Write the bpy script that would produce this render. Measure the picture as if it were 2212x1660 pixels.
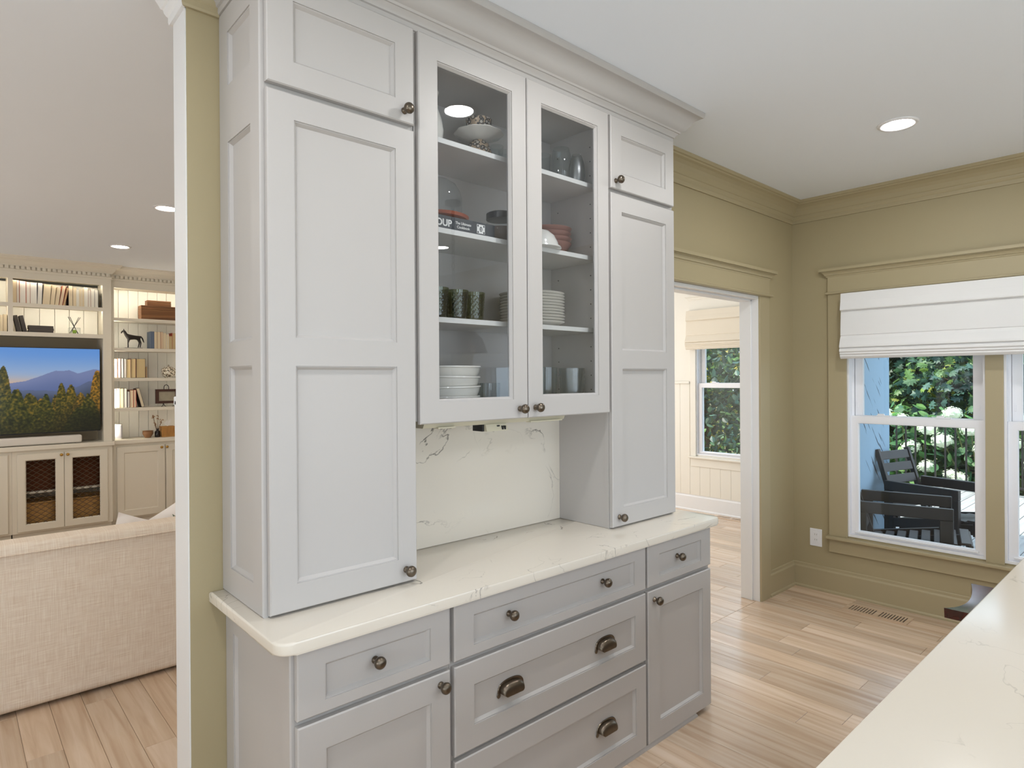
import bpy, bmesh, math, random
from mathutils import Vector, Matrix, noise

for o in list(bpy.data.objects):
    bpy.data.objects.remove(o, do_unlink=True)
SC = bpy.context.scene
COL = SC.collection
RND = random.Random(11)
PI = math.pi

# ------------------------------------------------------------------ camera
F_PX, PY0 = 1354.9169, 820.05
YAW, PITCH, ROLL = math.radians(47.8974), math.radians(-0.08877), math.radians(-0.37516)
CAM = Vector((-0.2093, -2.1125, 1.582))
fwd = Vector((math.cos(YAW) * math.cos(PITCH), math.sin(YAW) * math.cos(PITCH), math.sin(PITCH)))
rgt = Vector((math.sin(YAW), -math.cos(YAW), 0))
up = rgt.cross(fwd)
c_, s_ = math.cos(ROLL), math.sin(ROLL)
rgt2, up2 = c_ * rgt + s_ * up, -s_ * rgt + c_ * up
cd = bpy.data.cameras.new('camera')
cam = bpy.data.objects.new('camera', cd)
COL.objects.link(cam)
mw = Matrix.Identity(4)
for i in range(3):
    mw[i][0], mw[i][1], mw[i][2], mw[i][3] = rgt2[i], up2[i], -fwd[i], CAM[i]
cam.matrix_world = mw
cd.sensor_fit = 'HORIZONTAL'
cd.sensor_width = 36.0
cd.lens = F_PX / 2212 * 36
cd.shift_y = (PY0 - 830) / 2212
cd.clip_start = 0.02
cd.clip_end = 200
SC.camera = cam

# ------------------------------------------------------------------ world, sun, exposure
EXPOSURE = 0.0
SKY_STRENGTH = 3.0
LAMP = 215.0           # radiance of the recessed kitchen lamps
LAMP_LIVING = 108.0
LAMP_DINING = 80.0
STRIP = 34.0            # bookcase light strips
SUN = 9.0
P_BACK, P_SIDE, P_LIVING, P_DINING = 92.0, 96.0, 66.0, 76.0
w = bpy.data.worlds.new('world')
SC.world = w
w.use_nodes = True
bg = w.node_tree.nodes['Background']
bg.inputs[0].default_value = (0.70, 0.84, 1.0, 1)
bg.inputs[1].default_value = SKY_STRENGTH
sd = bpy.data.lights.new('sun', 'SUN')
sd.energy = SUN
sd.angle = math.radians(1.5)
sd.color = (1.0, 0.93, 0.8)
sun = bpy.data.objects.new('sun', sd)
sun.rotation_euler = Vector((0.30, -0.42, -0.86)).to_track_quat('-Z', 'Y').to_euler()
COL.objects.link(sun)
def fill_light(name, loc, rot, sx, sy, power, col):  # added area fill, standing in for daylight from unseen windows
    a = bpy.data.lights.new(name, 'AREA')
    a.shape = 'RECTANGLE'
    a.size, a.size_y, a.energy, a.color = sx, sy, power, col
    o = bpy.data.objects.new(name, a)
    o.location, o.rotation_euler = loc, rot
    COL.objects.link(o)
H = math.pi / 2
UPT = math.radians(42)
FILL_TINT = (0.79, 0.90, 1.0)
fill_light('fill_kitchen', (.7, -5.0, 1.55), (H + UPT, 0, 0), 4.4, 2.0, P_BACK, FILL_TINT)  # added fill towards the hutch, tilted up to brighten the ceiling
fill_light('fill_kitchen_side', (-3.1, -2.6, 1.55), (H + UPT, 0, -H), 4.0, 2.0, P_SIDE, FILL_TINT)  # added fill at a windowless wall, brightens the porch window side
fill_light('fill_living', (-3.1, 3.6, 1.45), (H + UPT, 0, -H), 4.5, 2.1, P_LIVING, (1.0, 0.96, 0.92))  # added fill for the living room, no window behind it
fill_light('fill_dining', (4.3, 4.1, 1.5), (H, 0, PI), 3.0, 1.9, P_DINING, (0.97, 0.98, 1.0))  # added fill for the dining room and doorway floor, no window there
SC.view_settings.view_transform = 'Standard'
SC.view_settings.look = 'None'
SC.view_settings.gamma = 1.0
SC.view_settings.use_curve_mapping = False
SC.view_settings.exposure = EXPOSURE
try:
    SC.cycles.use_denoising = True
    SC.cycles.denoiser = 'OPENIMAGEDENOISE'
    SC.cycles.sample_clamp_indirect = 6.0
    SC.cycles.transparent_max_bounces = 24
    SC.cycles.max_bounces = 12
    SC.cycles.caustics_reflective = False
    SC.cycles.caustics_refractive = False
except Exception:
    pass

# ------------------------------------------------------------------ helpers
def lin(c):
    return tuple((v / 12.92 if v <= 0.04045 else ((v + 0.055) / 1.055) ** 2.4) for v in (x / 255 for x in c)) + (1,)

def mat(name, rgb, rough=0.5, metal=0.0, noise_amt=0.0, nscale=8.0, bump=0.0, bscale=200.0, coat=0.0, spec=0.5, stretch=None):
    m = bpy.data.materials.new(name)
    m.use_nodes = True
    nt = m.node_tree
    b = nt.nodes['Principled BSDF']
    b.inputs['Base Color'].default_value = lin(rgb)
    b.inputs['Roughness'].default_value = rough
    b.inputs['Metallic'].default_value = metal
    b.inputs['Specular IOR Level'].default_value = spec
    if coat:
        b.inputs['Coat Weight'].default_value = coat
        b.inputs['Coat Roughness'].default_value = 0.1
    if noise_amt or bump:
        g = nt.nodes.new('ShaderNodeNewGeometry')
        mp = nt.nodes.new('ShaderNodeMapping')
        nt.links.new(g.outputs['Position'], mp.inputs[0])
        if stretch:
            mp.inputs['Scale'].default_value = stretch
    if noise_amt:
        n = nt.nodes.new('ShaderNodeTexNoise')
        n.inputs['Scale'].default_value = nscale
        n.inputs['Detail'].default_value = 4
        nt.links.new(mp.outputs[0], n.inputs['Vector'])
        mx = nt.nodes.new('ShaderNodeMix')
        mx.data_type = 'RGBA'
        base = lin(rgb)
        mx.inputs[6].default_value = tuple(v * (1 - noise_amt) for v in base[:3]) + (1,)
        mx.inputs[7].default_value = tuple(min(1, v * (1 + noise_amt)) for v in base[:3]) + (1,)
        nt.links.new(n.outputs[0], mx.inputs[0])
        nt.links.new(mx.outputs[2], b.inputs['Base Color'])
    if bump:
        n2 = nt.nodes.new('ShaderNodeTexNoise')
        n2.inputs['Scale'].default_value = bscale
        nt.links.new(mp.outputs[0], n2.inputs['Vector'])
        bp = nt.nodes.new('ShaderNodeBump')
        bp.inputs['Strength'].default_value = bump
        bp.inputs['Distance'].default_value = 0.002
        nt.links.new(n2.outputs[0], bp.inputs['Height'])
        nt.links.new(bp.outputs[0], b.inputs['Normal'])
    return m

def thin_glass(name, tint=(1, 1, 1), ior=1.5, rough=0.0, extra=0.0):
    m = bpy.data.materials.new(name)
    m.use_nodes = True
    nt = m.node_tree
    nt.nodes.clear()
    out = nt.nodes.new('ShaderNodeOutputMaterial')
    tr = nt.nodes.new('ShaderNodeBsdfTransparent')
    tr.inputs[0].default_value = tuple(tint) + (1,)
    gl = nt.nodes.new('ShaderNodeBsdfGlossy')
    gl.inputs['Roughness'].default_value = rough
    fr = nt.nodes.new('ShaderNodeFresnel')
    ge = nt.nodes.new('ShaderNodeNewGeometry')
    mi = nt.nodes.new('ShaderNodeMapRange')     # same reflectance from both sides of the thin sheet
    mi.inputs[3].default_value, mi.inputs[4].default_value = ior, 1 / ior
    nt.links.new(ge.outputs['Backfacing'], mi.inputs[0])
    nt.links.new(mi.outputs[0], fr.inputs['IOR'])
    mx = nt.nodes.new('ShaderNodeMixShader')
    src = fr.outputs[0]
    if extra:
        ad = nt.nodes.new('ShaderNodeMath')
        ad.operation = 'ADD'
        ad.use_clamp = True
        ad.inputs[1].default_value = extra
        nt.links.new(src, ad.inputs[0])
        src = ad.outputs[0]
    nt.links.new(src, mx.inputs[0])
    nt.links.new(tr.outputs[0], mx.inputs[1])
    nt.links.new(gl.outputs[0], mx.inputs[2])
    nt.links.new(mx.outputs[0], out.inputs[0])
    return m

def emis(name, rgb, strength):
    m = bpy.data.materials.new(name)
    m.use_nodes = True
    nt = m.node_tree
    nt.nodes.clear()
    out = nt.nodes.new('ShaderNodeOutputMaterial')
    e = nt.nodes.new('ShaderNodeEmission')
    e.inputs[0].default_value = lin(rgb)
    e.inputs[1].default_value = strength
    nt.links.new(e.outputs[0], out.inputs[0])
    return m

class MB:
    """collects shapes in one bmesh"""
    def __init__(s, m=None):
        s.bm = bmesh.new()
        s.m = m
    def box(s, x0, x1, y0, y1, z0, z1, bev=0.0, seg=2):
        r = bmesh.ops.create_cube(s.bm, size=1.0)
        vs = r['verts']
        for v in vs:
            v.co = Vector((x0 + (v.co.x + .5) * (x1 - x0), y0 + (v.co.y + .5) * (y1 - y0), z0 + (v.co.z + .5) * (z1 - z0)))
        if bev:
            es = list({e for v in vs for e in v.link_edges})
            bmesh.ops.bevel(s.bm, geom=es, offset=bev, segments=seg, affect='EDGES', profile=0.5)
        return s
    def quad(s, *pts):
        vs = [s.bm.verts.new(p) for p in pts]
        return s.bm.faces.new(vs)
    def prism(s, poly, axis, a0, a1):
        """poly in the two other axes (cyclic order x,y,z without axis), extruded along axis from a0 to a1"""
        def P(p, a):
            return Vector((a, p[0], p[1])) if axis == 'x' else Vector((p[0], a, p[1])) if axis == 'y' else Vector((p[0], p[1], a))
        v0 = [s.bm.verts.new(P(p, a0)) for p in poly]
        v1 = [s.bm.verts.new(P(p, a1)) for p in poly]
        n = len(poly)
        for i in range(n):
            s.bm.faces.new((v0[i], v0[(i + 1) % n], v1[(i + 1) % n], v1[i]))
        s.bm.faces.new(v0[::-1])
        s.bm.faces.new(v1)
        return s
    def lathe(s, prof, seg=24, c=(0, 0, 0), axis='z', sx=1.0, sy=1.0):
        rings = []
        for r, h in prof:
            ring = []
            if r < 1e-6:
                ring = [s.bm.verts.new(s._ax(0, 0, h, c, axis))]
            else:
                for i in range(seg):
                    a = 2 * PI * i / seg
                    ring.append(s.bm.verts.new(s._ax(r * math.cos(a) * sx, r * math.sin(a) * sy, h, c, axis)))
            rings.append(ring)
        for A, B in zip(rings, rings[1:]):
            for i in range(seg):
                j = (i + 1) % seg
                a, b = (A[i], A[j]) if len(A) > 1 else (A[0], A[0])
                d, e = (B[i], B[j]) if len(B) > 1 else (B[0], B[0])
                f = []
                for v in (a, b, e, d):
                    if v not in f:
                        f.append(v)
                if len(f) > 2:
                    s.bm.faces.new(f)
        return s
    @staticmethod
    def _ax(x, y, h, c, axis):
        if axis == 'z':
            return Vector((c[0] + x, c[1] + y, c[2] + h))
        if axis == 'y':                       # h runs towards -Y
            return Vector((c[0] + x, c[1] - h, c[2] + y))
        return Vector((c[0] - h, c[1] + x, c[2] + y))   # h runs towards -X
    def tube(s, pts, r, seg=8, cap=True):
        pts = [Vector(p) for p in pts]
        rs = r if isinstance(r, (list, tuple)) else [r] * len(pts)
        rings = []
        for i, p in enumerate(pts):
            d = (pts[min(i + 1, len(pts) - 1)] - pts[max(i - 1, 0)]).normalized()
            a = d.orthogonal().normalized() if i == 0 else (rings_a - d * rings_a.dot(d)).normalized()
            rings_a = a
            b = d.cross(a)
            rings.append([s.bm.verts.new(p + rs[i] * (math.cos(2 * PI * k / seg) * a + math.sin(2 * PI * k / seg) * b)) for k in range(seg)])
        for A, B in zip(rings, rings[1:]):
            for k in range(seg):
                s.bm.faces.new((A[k], A[(k + 1) % seg], B[(k + 1) % seg], B[k]))
        if cap:
            s.bm.faces.new(rings[0][::-1])
            s.bm.faces.new(rings[-1])
        return s
    def sweep(s, prof, path, i0=0, i1=None, z0=0.0):
        """closed profile [(outward, z)] along a polyline of (x, y) with mitred corners; outward = right of travel"""
        n = len(path)
        i1 = n - 1 if i1 is None else i1
        nor = []
        for a, b in zip(path, path[1:]):
            d = Vector((b[0] - a[0], b[1] - a[1])).normalized()
            nor.append(Vector((d.y, -d.x)))
        rings = []
        for i in range(i0, i1 + 1):
            if i == 0:
                m = nor[0]
            elif i == n - 1:
                m = nor[-1]
            else:
                m = (nor[i - 1] + nor[i]) / (1 + nor[i - 1].dot(nor[i]))
            rings.append([s.bm.verts.new((path[i][0] + o * m.x, path[i][1] + o * m.y, z + z0)) for o, z in prof])
        k = len(prof)
        for A, B in zip(rings, rings[1:]):
            for j in range(k):
                s.bm.faces.new((A[j], A[(j + 1) % k], B[(j + 1) % k], B[j]))
        s.bm.faces.new(rings[0][::-1])
        s.bm.faces.new(rings[-1])
        return s
    def ball(s, c, r, sub=2, sc=(1, 1, 1)):
        rr = bmesh.ops.create_icosphere(s.bm, subdivisions=sub, radius=r)
        for v in rr['verts']:
            v.co = Vector((v.co.x * sc[0] + c[0], v.co.y * sc[1] + c[1], v.co.z * sc[2] + c[2]))
        return s
    def holes(s, u0, u1, v0, v1, d0, d1, ops):
        """slab in x (u), z (v), y (depth d0..d1) with rectangular openings"""
        us = sorted({u0, u1, *[a for o in ops for a in o[:2]]})
        vs = sorted({v0, v1, *[a for o in ops for a in o[2:]]})
        us = [a for a in us if u0 <= a <= u1]
        vs = [a for a in vs if v0 <= a <= v1]
        def solid(i, j):
            if not (0 <= i < len(us) - 1 and 0 <= j < len(vs) - 1):
                return False
            cu, cv = (us[i] + us[i + 1]) / 2, (vs[j] + vs[j + 1]) / 2
            return not any(o[0] < cu < o[1] and o[2] < cv < o[3] for o in ops)
        V = {}
        def vert(i, j, d):
            k = (i, j, d)
            if k not in V:
                V[k] = s.bm.verts.new((us[i], d, vs[j]))
            return V[k]
        for i in range(len(us) - 1):
            for j in range(len(vs) - 1):
                if not solid(i, j):
                    continue
                for d, fl in ((d0, False), (d1, True)):
                    q = [vert(i, j, d), vert(i + 1, j, d), vert(i + 1, j + 1, d), vert(i, j + 1, d)]
                    s.bm.faces.new(q[::-1] if fl else q)
                for (a, b, ni, nj) in (((i, j), (i + 1, j), i, j - 1), ((i + 1, j), (i + 1, j + 1), i + 1, j), ((i + 1, j + 1), (i, j + 1), i, j + 1), ((i, j + 1), (i, j), i - 1, j)):
                    if not solid(ni, nj):
                        s.bm.faces.new((vert(*b, d0), vert(*a, d0), vert(*a, d1), vert(*b, d1)))
        return s

def org(o):
    v = Vector((0, 0, 0))
    while o is not None:
        v += o.location
        o = o.parent
    return v

def obj(name, mb, m, parent=None, smooth=None, kind=None, label=None):
    bm = mb.bm
    if mb.m is not None:
        bmesh.ops.transform(bm, matrix=mb.m, verts=bm.verts)
    if parent is not None:
        bmesh.ops.translate(bm, vec=-org(parent), verts=bm.verts)
    bmesh.ops.recalc_face_normals(bm, faces=bm.faces)
    me = bpy.data.meshes.new(name)
    bm.to_mesh(me)
    bm.free()
    for mm in (m if isinstance(m, (list, tuple)) else [m]):
        me.materials.append(mm)
    if smooth:
        me.shade_smooth()
        me.set_sharp_from_angle(angle=math.radians(smooth))
    o = bpy.data.objects.new(name, me)
    o.parent = parent
    COL.objects.link(o)
    if kind:
        o['kind'] = kind
    if label:
        o['label'] = label
    return o

def tag(o, label, cat, group=None):
    o['label'] = label
    o['category'] = cat
    if group:
        o['group'] = group
    return o

def thing(name, label, cat, loc=(0, 0, 0), group=None):
    o = bpy.data.objects.new(name, None)
    o.empty_display_size = 0.05
    o.location = loc
    COL.objects.link(o)
    return tag(o, label, cat, group)

def struct(name, mb, m, parent=None, smooth=None):
    o = obj(name, mb, m, parent, smooth)
    if parent is None:
        o['kind'] = 'structure'
    return o

def inst(name, src, loc, parent=None, rot=None):
    """another object on the same mesh"""
    o = bpy.data.objects.new(name, src.data)
    o.parent = parent
    o.location = Vector(loc) - (org(parent) if parent is not None else Vector((0, 0, 0)))
    if rot:
        o.rotation_euler = rot
    COL.objects.link(o)
    return o

def dup(root, parent=None):
    c = root.copy()
    COL.objects.link(c)
    if parent is not None:
        c.parent = parent
    for ch in list(root.children):
        dup(ch, c)
    return c

def facing_x(X0, Y0=0.0):
    """local x -> -Y, local y (depth) -> +X: for things seen on a wall of constant X"""
    return Matrix.Translation((X0, Y0, 0)) @ Matrix.Rotation(-PI / 2, 4, 'Z')

def shaker(u0, u1, v0, v1, d0, th, ops, m=None, ease=0.0035, stick=0.011, pdep=0.013, through=False):
    """paneled frame facing -Y; returns (frame MB, panel MB or None)"""
    f = MB(m)
    bm = f.bm
    us = sorted({u0 + ease, u1 - ease, *[a for o in ops for a in o[:2]]})
    vs = sorted({v0 + ease, v1 - ease, *[a for o in ops for a in o[2:]]})
    V = {}
    def vert(i, j):
        if (i, j) not in V:
            V[(i, j)] = bm.verts.new((us[i], d0, vs[j]))
        return V[(i, j)]
    for i in range(len(us) - 1):
        for j in range(len(vs) - 1):
            cu, cv = (us[i] + us[i + 1]) / 2, (vs[j] + vs[j + 1]) / 2
            if any(o[0] < cu < o[1] and o[2] < cv < o[3] for o in ops):
                continue
            bm.faces.new((vert(i, j), vert(i + 1, j), vert(i + 1, j + 1), vert(i, j + 1)))
    def ring(a, b):
        for k in range(4):
            bm.faces.new((a[k], a[(k + 1) % 4], b[(k + 1) % 4], b[k]))
    def rect(a0, a1, b0, b1, d):
        return [bm.verts.new(p) for p in ((a0, d, b0), (a1, d, b0), (a1, d, b1), (a0, d, b1))]
    r0 = rect(u0 + ease, u1 - ease, v0 + ease, v1 - ease, d0)
    r1 = rect(u0, u1, v0, v1, d0 + ease)
    r2 = rect(u0, u1, v0, v1, d0 + th)
    ring(r0, r1)
    ring(r1, r2)
    if not through:
        bm.faces.new(r2)
    pn = MB(m)
    for o in ops:
        a = rect(*o, d0)
        b = rect(*o, d0 + 0.0035)
        k = 0.0035
        c = rect(o[0] + k, o[1] - k, o[2] + k, o[3] - k, d0 + 0.0035)
        e = rect(o[0] + stick, o[1] - stick, o[2] + stick, o[3] - stick, d0 + pdep)
        ring(a, b); ring(b, c); ring(c, e)
        if through:
            g = rect(o[0] + stick, o[1] - stick, o[2] + stick, o[3] - stick, d0 + th)
            ring(e, g)
        else:
            pn.quad((o[0] + stick, d0 + pdep, o[2] + stick), (o[1] - stick, d0 + pdep, o[2] + stick), (o[1] - stick, d0 + pdep, o[3] - stick), (o[0] + stick, d0 + pdep, o[3] - stick))
    if through:
        hl = [(o[0] + stick, o[1] - stick, o[2] + stick, o[3] - stick) for o in ops]
        g = MB()
        g.holes(u0, u1, v0, v1, d0 + th - 0.0005, d0 + th, hl)
        tmp = bpy.data.meshes.new('t'); g.bm.to_mesh(tmp); g.bm.free(); bm.from_mesh(tmp); bpy.data.meshes.remove(tmp)
    bmesh.ops.remove_doubles(bm, verts=bm.verts, dist=1e-5)
    return f, pn

# ------------------------------------------------------------------ materials
M = {}
M['grey'] = mat('cabinet paint', (185, 181, 178), 0.42, noise_amt=0.02, nscale=3)
M['cabin'] = mat('cabinet interior', (204, 200, 196), 0.5)
M['olive'] = mat('olive wall paint', (169, 156, 123), 0.55, noise_amt=0.03, nscale=2, bump=0.05, bscale=300)
M['olivetrim'] = mat('olive trim paint', (173, 160, 128), 0.4)
M['white'] = mat('white trim paint', (232, 232, 232), 0.4)
M['ceil'] = mat('ceiling paint', (238, 243, 250), 0.8)
M['cream'] = mat('cream wall paint', (232, 227, 215), 0.5)
M['ivory'] = mat('built-in ivory paint', (232, 225, 210), 0.42)
M['vinyl'] = mat('white vinyl', (240, 240, 243), 0.35)
M['bronze'] = mat('antique pewter', (112, 102, 90), 0.30, 1.0, noise_amt=0.15, nscale=60)
M['brass'] = mat('brass', (190, 150, 80), 0.3, 1.0)
M['black'] = mat('black metal', (22, 22, 24), 0.45)
M['dark'] = mat('dark recess', (18, 15, 13), 0.8)
M['fabric'] = mat('roman shade linen', (232, 231, 230), 0.9, bump=0.15, bscale=900)
M['fabric2'] = mat('cream shade linen', (226, 216, 198), 0.9, bump=0.15, bscale=900)
M['lens'] = emis('lamp lens', (252, 251, 250), LAMP)
M['lens_living'] = emis('lamp lens living', (255, 244, 228), LAMP_LIVING)
M['lens_dining'] = emis('lamp lens dining', (255, 244, 228), LAMP_DINING)
M['strip'] = emis('light strip', (255, 246, 226), STRIP)
M['pane'] = thin_glass('window glass', (0.96, 0.98, 0.98), 1.45)
M['cabglass'] = thin_glass('cabinet glass', (0.93, 0.94, 0.95), 1.45, extra=0.01)
M['glass'] = thin_glass('clear glassware', (0.93, 0.95, 0.95), 1.45, 0.02)
M['frost'] = thin_glass('frosted glass', (0.86, 0.88, 0.88), 1.5, 0.35, extra=0.10)
M['china'] = mat('white china', (232, 228, 220), 0.15, coat=0.3)

def quartz():
    m = bpy.data.materials.new('veined quartz')
    m.use_nodes = True
    nt = m.node_tree
    L = nt.links.new
    b = nt.nodes['Principled BSDF']
    b.inputs['Roughness'].default_value = 0.16
    g = nt.nodes.new('ShaderNodeNewGeometry')
    def nz(scale, detail, dist=0.0):
        n = nt.nodes.new('ShaderNodeTexNoise')
        n.inputs['Scale'].default_value = scale
        n.inputs['Detail'].default_value = detail
        n.inputs['Distortion'].default_value = dist
        L(g.outputs['Position'], n.inputs['Vector'])
        return n.outputs[0]
    def mth(op, a, v=None, b2=None):
        n = nt.nodes.new('ShaderNodeMath')
        n.operation = op
        n.use_clamp = op in ('SUBTRACT', 'MULTIPLY') and False
        L(a, n.inputs[0])
        if b2 is not None:
            L(b2, n.inputs[1])
        elif v is not None:
            n.inputs[1].default_value = v
        return n.outputs[0]
    def ramp(a, p0, p1, c0, c1):
        r = nt.nodes.new('ShaderNodeMapRange')
        r.inputs[1].default_value, r.inputs[2].default_value, r.inputs[3].default_value, r.inputs[4].default_value = p0, p1, c0, c1
        L(a, r.inputs[0])
        return r.outputs[0]
    d = mth('ABSOLUTE', mth('SUBTRACT', nz(2.6, 6, 1.2), 0.5))
    v1 = ramp(d, 0.0, 0.008, 1, 0)
    mask = ramp(nz(1.9, 3), 0.49, 0.60, 0, 1)
    mask2 = ramp(nz(14, 2), 0.42, 0.6, 0.0, 1)
    v = mth('MULTIPLY', mth('MULTIPLY', v1, None, mask), None, mask2)
    d2 = mth('ABSOLUTE', mth('SUBTRACT', nz(4.3, 4, 0.6), 0.47))
    v2 = mth('MULTIPLY', ramp(d2, 0.0, 0.005, 0.5, 0), None, ramp(nz(1.4, 2), 0.46, 0.56, 0, 1))
    tot = mth('MAXIMUM', v, None, v2)
    mx = nt.nodes.new('ShaderNodeMix')
    mx.data_type = 'RGBA'
    mx.inputs[6].default_value = lin((222, 214, 201))
    mx.inputs[7].default_value = lin((120, 114, 106))
    L(mth('MULTIPLY', tot, 1.0), mx.inputs[0])
    L(mx.outputs[2], b.inputs['Base Color'])
    return m
M['quartz'] = quartz()

def wood(name, c0, c1, c2, rough=0.35, axis='y', gscale=1.0, vary=0.5, coat=0.0):
    m = bpy.data.materials.new(name)
    m.use_nodes = True
    nt = m.node_tree
    L = nt.links.new
    b = nt.nodes['Principled BSDF']
    b.inputs['Roughness'].default_value = rough
    b.inputs['Coat Weight'].default_value = coat
    b.inputs['Coat Roughness'].default_value = 0.2
    g = nt.nodes.new('ShaderNodeNewGeometry')
    oi = nt.nodes.new('ShaderNodeObjectInfo')
    mul = nt.nodes.new('ShaderNodeMath')
    mul.operation = 'MULTIPLY'
    mul.inputs[1].default_value = 37.0
    L(oi.outputs['Random'], mul.inputs[0])
    ad = nt.nodes.new('ShaderNodeVectorMath')
    ad.operation = 'ADD'
    L(g.outputs['Position'], ad.inputs[0])
    L(mul.outputs[0], ad.inputs[1])
    mp = nt.nodes.new('ShaderNodeMapping')
    sc = {'x': (1.2, 22, 22), 'y': (22, 1.2, 22), 'z': (22, 22, 1.2)}[axis]
    mp.inputs['Scale'].default_value = tuple(v * gscale for v in sc)
    L(ad.outputs[0], mp.inputs[0])
    n = nt.nodes.new('ShaderNodeTexNoise')
    n.inputs['Scale'].default_value = 1.0
    n.inputs['Detail'].default_value = 7
    n.inputs['Distortion'].default_value = 0.8
    L(mp.outputs[0], n.inputs['Vector'])
    cr = nt.nodes.new('ShaderNodeValToRGB')
    e = cr.color_ramp.elements
    e[0].position, e[0].color = 0.28, lin(c0)
    e[1].position, e[1].color = 0.72, lin(c2)
    k = cr.color_ramp.elements.new(0.5)
    k.color = lin(c1)
    L(n.outputs[0], cr.inputs[0])
    hs = nt.nodes.new('ShaderNodeHueSaturation')
    mr = nt.nodes.new('ShaderNodeMapRange')
    mr.inputs[3].default_value, mr.inputs[4].default_value = 1 - 0.22 * vary, 1 + 0.16 * vary
    L(oi.outputs['Random'], mr.inputs[0])
    L(mr.outputs[0], hs.inputs['Value'])
    L(cr.outputs[0], hs.inputs['Color'])
    L(hs.outputs[0], b.inputs['Base Color'])
    bp = nt.nodes.new('ShaderNodeBump')
    bp.inputs['Strength'].default_value = 0.08
    bp.inputs['Distance'].default_value = 0.002
    L(n.outputs[0], bp.inputs['Height'])
    L(bp.outputs[0], b.inputs['Normal'])
    return m
M['oak'] = wood('white oak floor', (194, 164, 137), (212, 186, 160), (225, 203, 181), 0.27, 'y', coat=0.2, vary=0.8)
M['cherry'] = wood('dark cherry', (40, 12, 8), (66, 20, 13), (92, 32, 20), 0.22, 'x', coat=0.5)
M['walnut'] = wood('walnut box', (86, 54, 30), (122, 80, 46), (150, 106, 66), 0.5, 'x', vary=0.4)
M['deckwood'] = wood('weathered deck', (128, 130, 130), (150, 152, 152), (168, 170, 170), 0.7, 'x', vary=0.5)
M['chairwood'] = mat('espresso stained wood', (52, 46, 44), 0.45, noise_amt=0.15, nscale=30)
# ================================================================== structure
ZC = 2.885      # ceiling
XR = 4.585      # kitchen window wall
XW = 0.351      # free end of the hutch wall
WT = 0.13       # wall thickness
ZL = -0.095     # living room floor
XD = 6.37       # dining room window wall

def wall_x(name, X, t, y_hi, y_lo, z0, z1, ops, m):
    """wall of constant X (inner face X, thickness towards +X), u = -Y"""
    mb = MB(facing_x(X))
    mb.holes(-y_hi, -y_lo, z0, z1, 0, t, [(-a, -b, c, d) for a, b, c, d in ops])
    return struct(name, mb, m)

# hutch wall (Y = 0 .. WT): olive towards the kitchen, with the cased doorway
DX0, DX1, DZ = 2.75, 4.03, 2.129
mb = MB(); mb.holes(XW, XR, 0, ZC, 0.0, 0.012, [(DX0 - .01, DX1 + .01, -1, DZ + .01)])
struct('wall_back', mb, M['olive'])
mb = MB(); mb.holes(XW + .012, XR, ZL, ZC, 0.012, WT, [(DX0 - .01, DX1 + .01, -1, DZ + .01)])
struct('wall_back.001', mb, M['cream'])
# white end of that wall
mb = MB(); mb.box(XW - .004, XW + .012, 0.006, WT + .004, ZL, ZC)
struct('wall_end', mb, M['white'])
# kitchen window wall
WIN = [(-.387, -1.198, .435, 2.16), (-1.282, -2.093, .435, 2.16), (-3.55, -4.36, .435, 2.16)]
wall_x('wall_right', XR, .16, 0.0, -5.2, -.1, ZC, WIN, M['olive'])
# unseen kitchen walls
mb = MB(); mb.holes(-3.2, XR, 0, ZC, -5.2, -5.05, [(-2.2, -.9, .6, 2.3), (0.2, 1.6, .6, 2.3), (2.2, 3.6, .6, 2.3)])
struct('wall_front', mb, M['olive'])
mb = MB(); mb.box(-3.35, -3.2, -5.2, 6.9, -.1, ZC)
struct('wall_left', mb, M['cream'])
# living room walls
mb = MB(); mb.box(-3.2, 2.6, 6.75, 6.9, ZL, ZC)
struct('wall_back.002', mb, M['cream'])
mb = MB(); mb.box(2.48, 2.6, WT, 6.75, ZL, ZC)
struct('wall_right.001', mb, M['cream'])
# dining room walls
DWIN = [(1.927, 1.10, .665, 2.37), (.90, .45, .665, 2.37)]
wall_x('wall_right.002', XD, .15, 4.2, WT, -.1, ZC, DWIN, M['cream'])
mb = MB(); mb.box(2.6, XD + .15, 4.2, 4.35, -.1, ZC)
struct('wall_back.003', mb, M['cream'])
# outside wall of the dining room, seen from the porch: rough sawn siding
sid = bpy.data.materials.new('shade tinted rough siding')
sid.use_nodes = True
nt = sid.node_tree
L = nt.links.new
b = nt.nodes['Principled BSDF']
b.inputs['Roughness'].default_value = 0.85
g = nt.nodes.new('ShaderNodeNewGeometry')
mp = nt.nodes.new('ShaderNodeMapping')
mp.inputs['Scale'].default_value = (2.2, 1.0, 27.0)
mp0 = nt.nodes.new('ShaderNodeMapping')
mp0.inputs['Rotation'].default_value = (0, math.radians(-45), 0)
L(g.outputs['Position'], mp0.inputs[0])
L(mp0.outputs[0], mp.inputs[0])
n = nt.nodes.new('ShaderNodeTexNoise')
n.inputs['Scale'].default_value = 1.0
n.inputs['Detail'].default_value = 2
L(mp.outputs[0], n.inputs['Vector'])
n3 = nt.nodes.new('ShaderNodeTexNoise')
n3.inputs['Scale'].default_value = 7
L(g.outputs['Position'], n3.inputs['Vector'])
mr = nt.nodes.new('ShaderNodeMapRange')
mr.inputs[1].default_value, mr.inputs[2].default_value, mr.inputs[3].default_value, mr.inputs[4].default_value = 0.62, 0.65, 0, 1
L(n.outputs[0], mr.inputs[0])
m2 = nt.nodes.new('ShaderNodeMapRange')
m2.inputs[1].default_value, m2.inputs[2].default_value = 0.36, 0.42
L(n3.outputs[0], m2.inputs[0])
mu = nt.nodes.new('ShaderNodeMath'); mu.operation = 'MULTIPLY'
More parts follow.
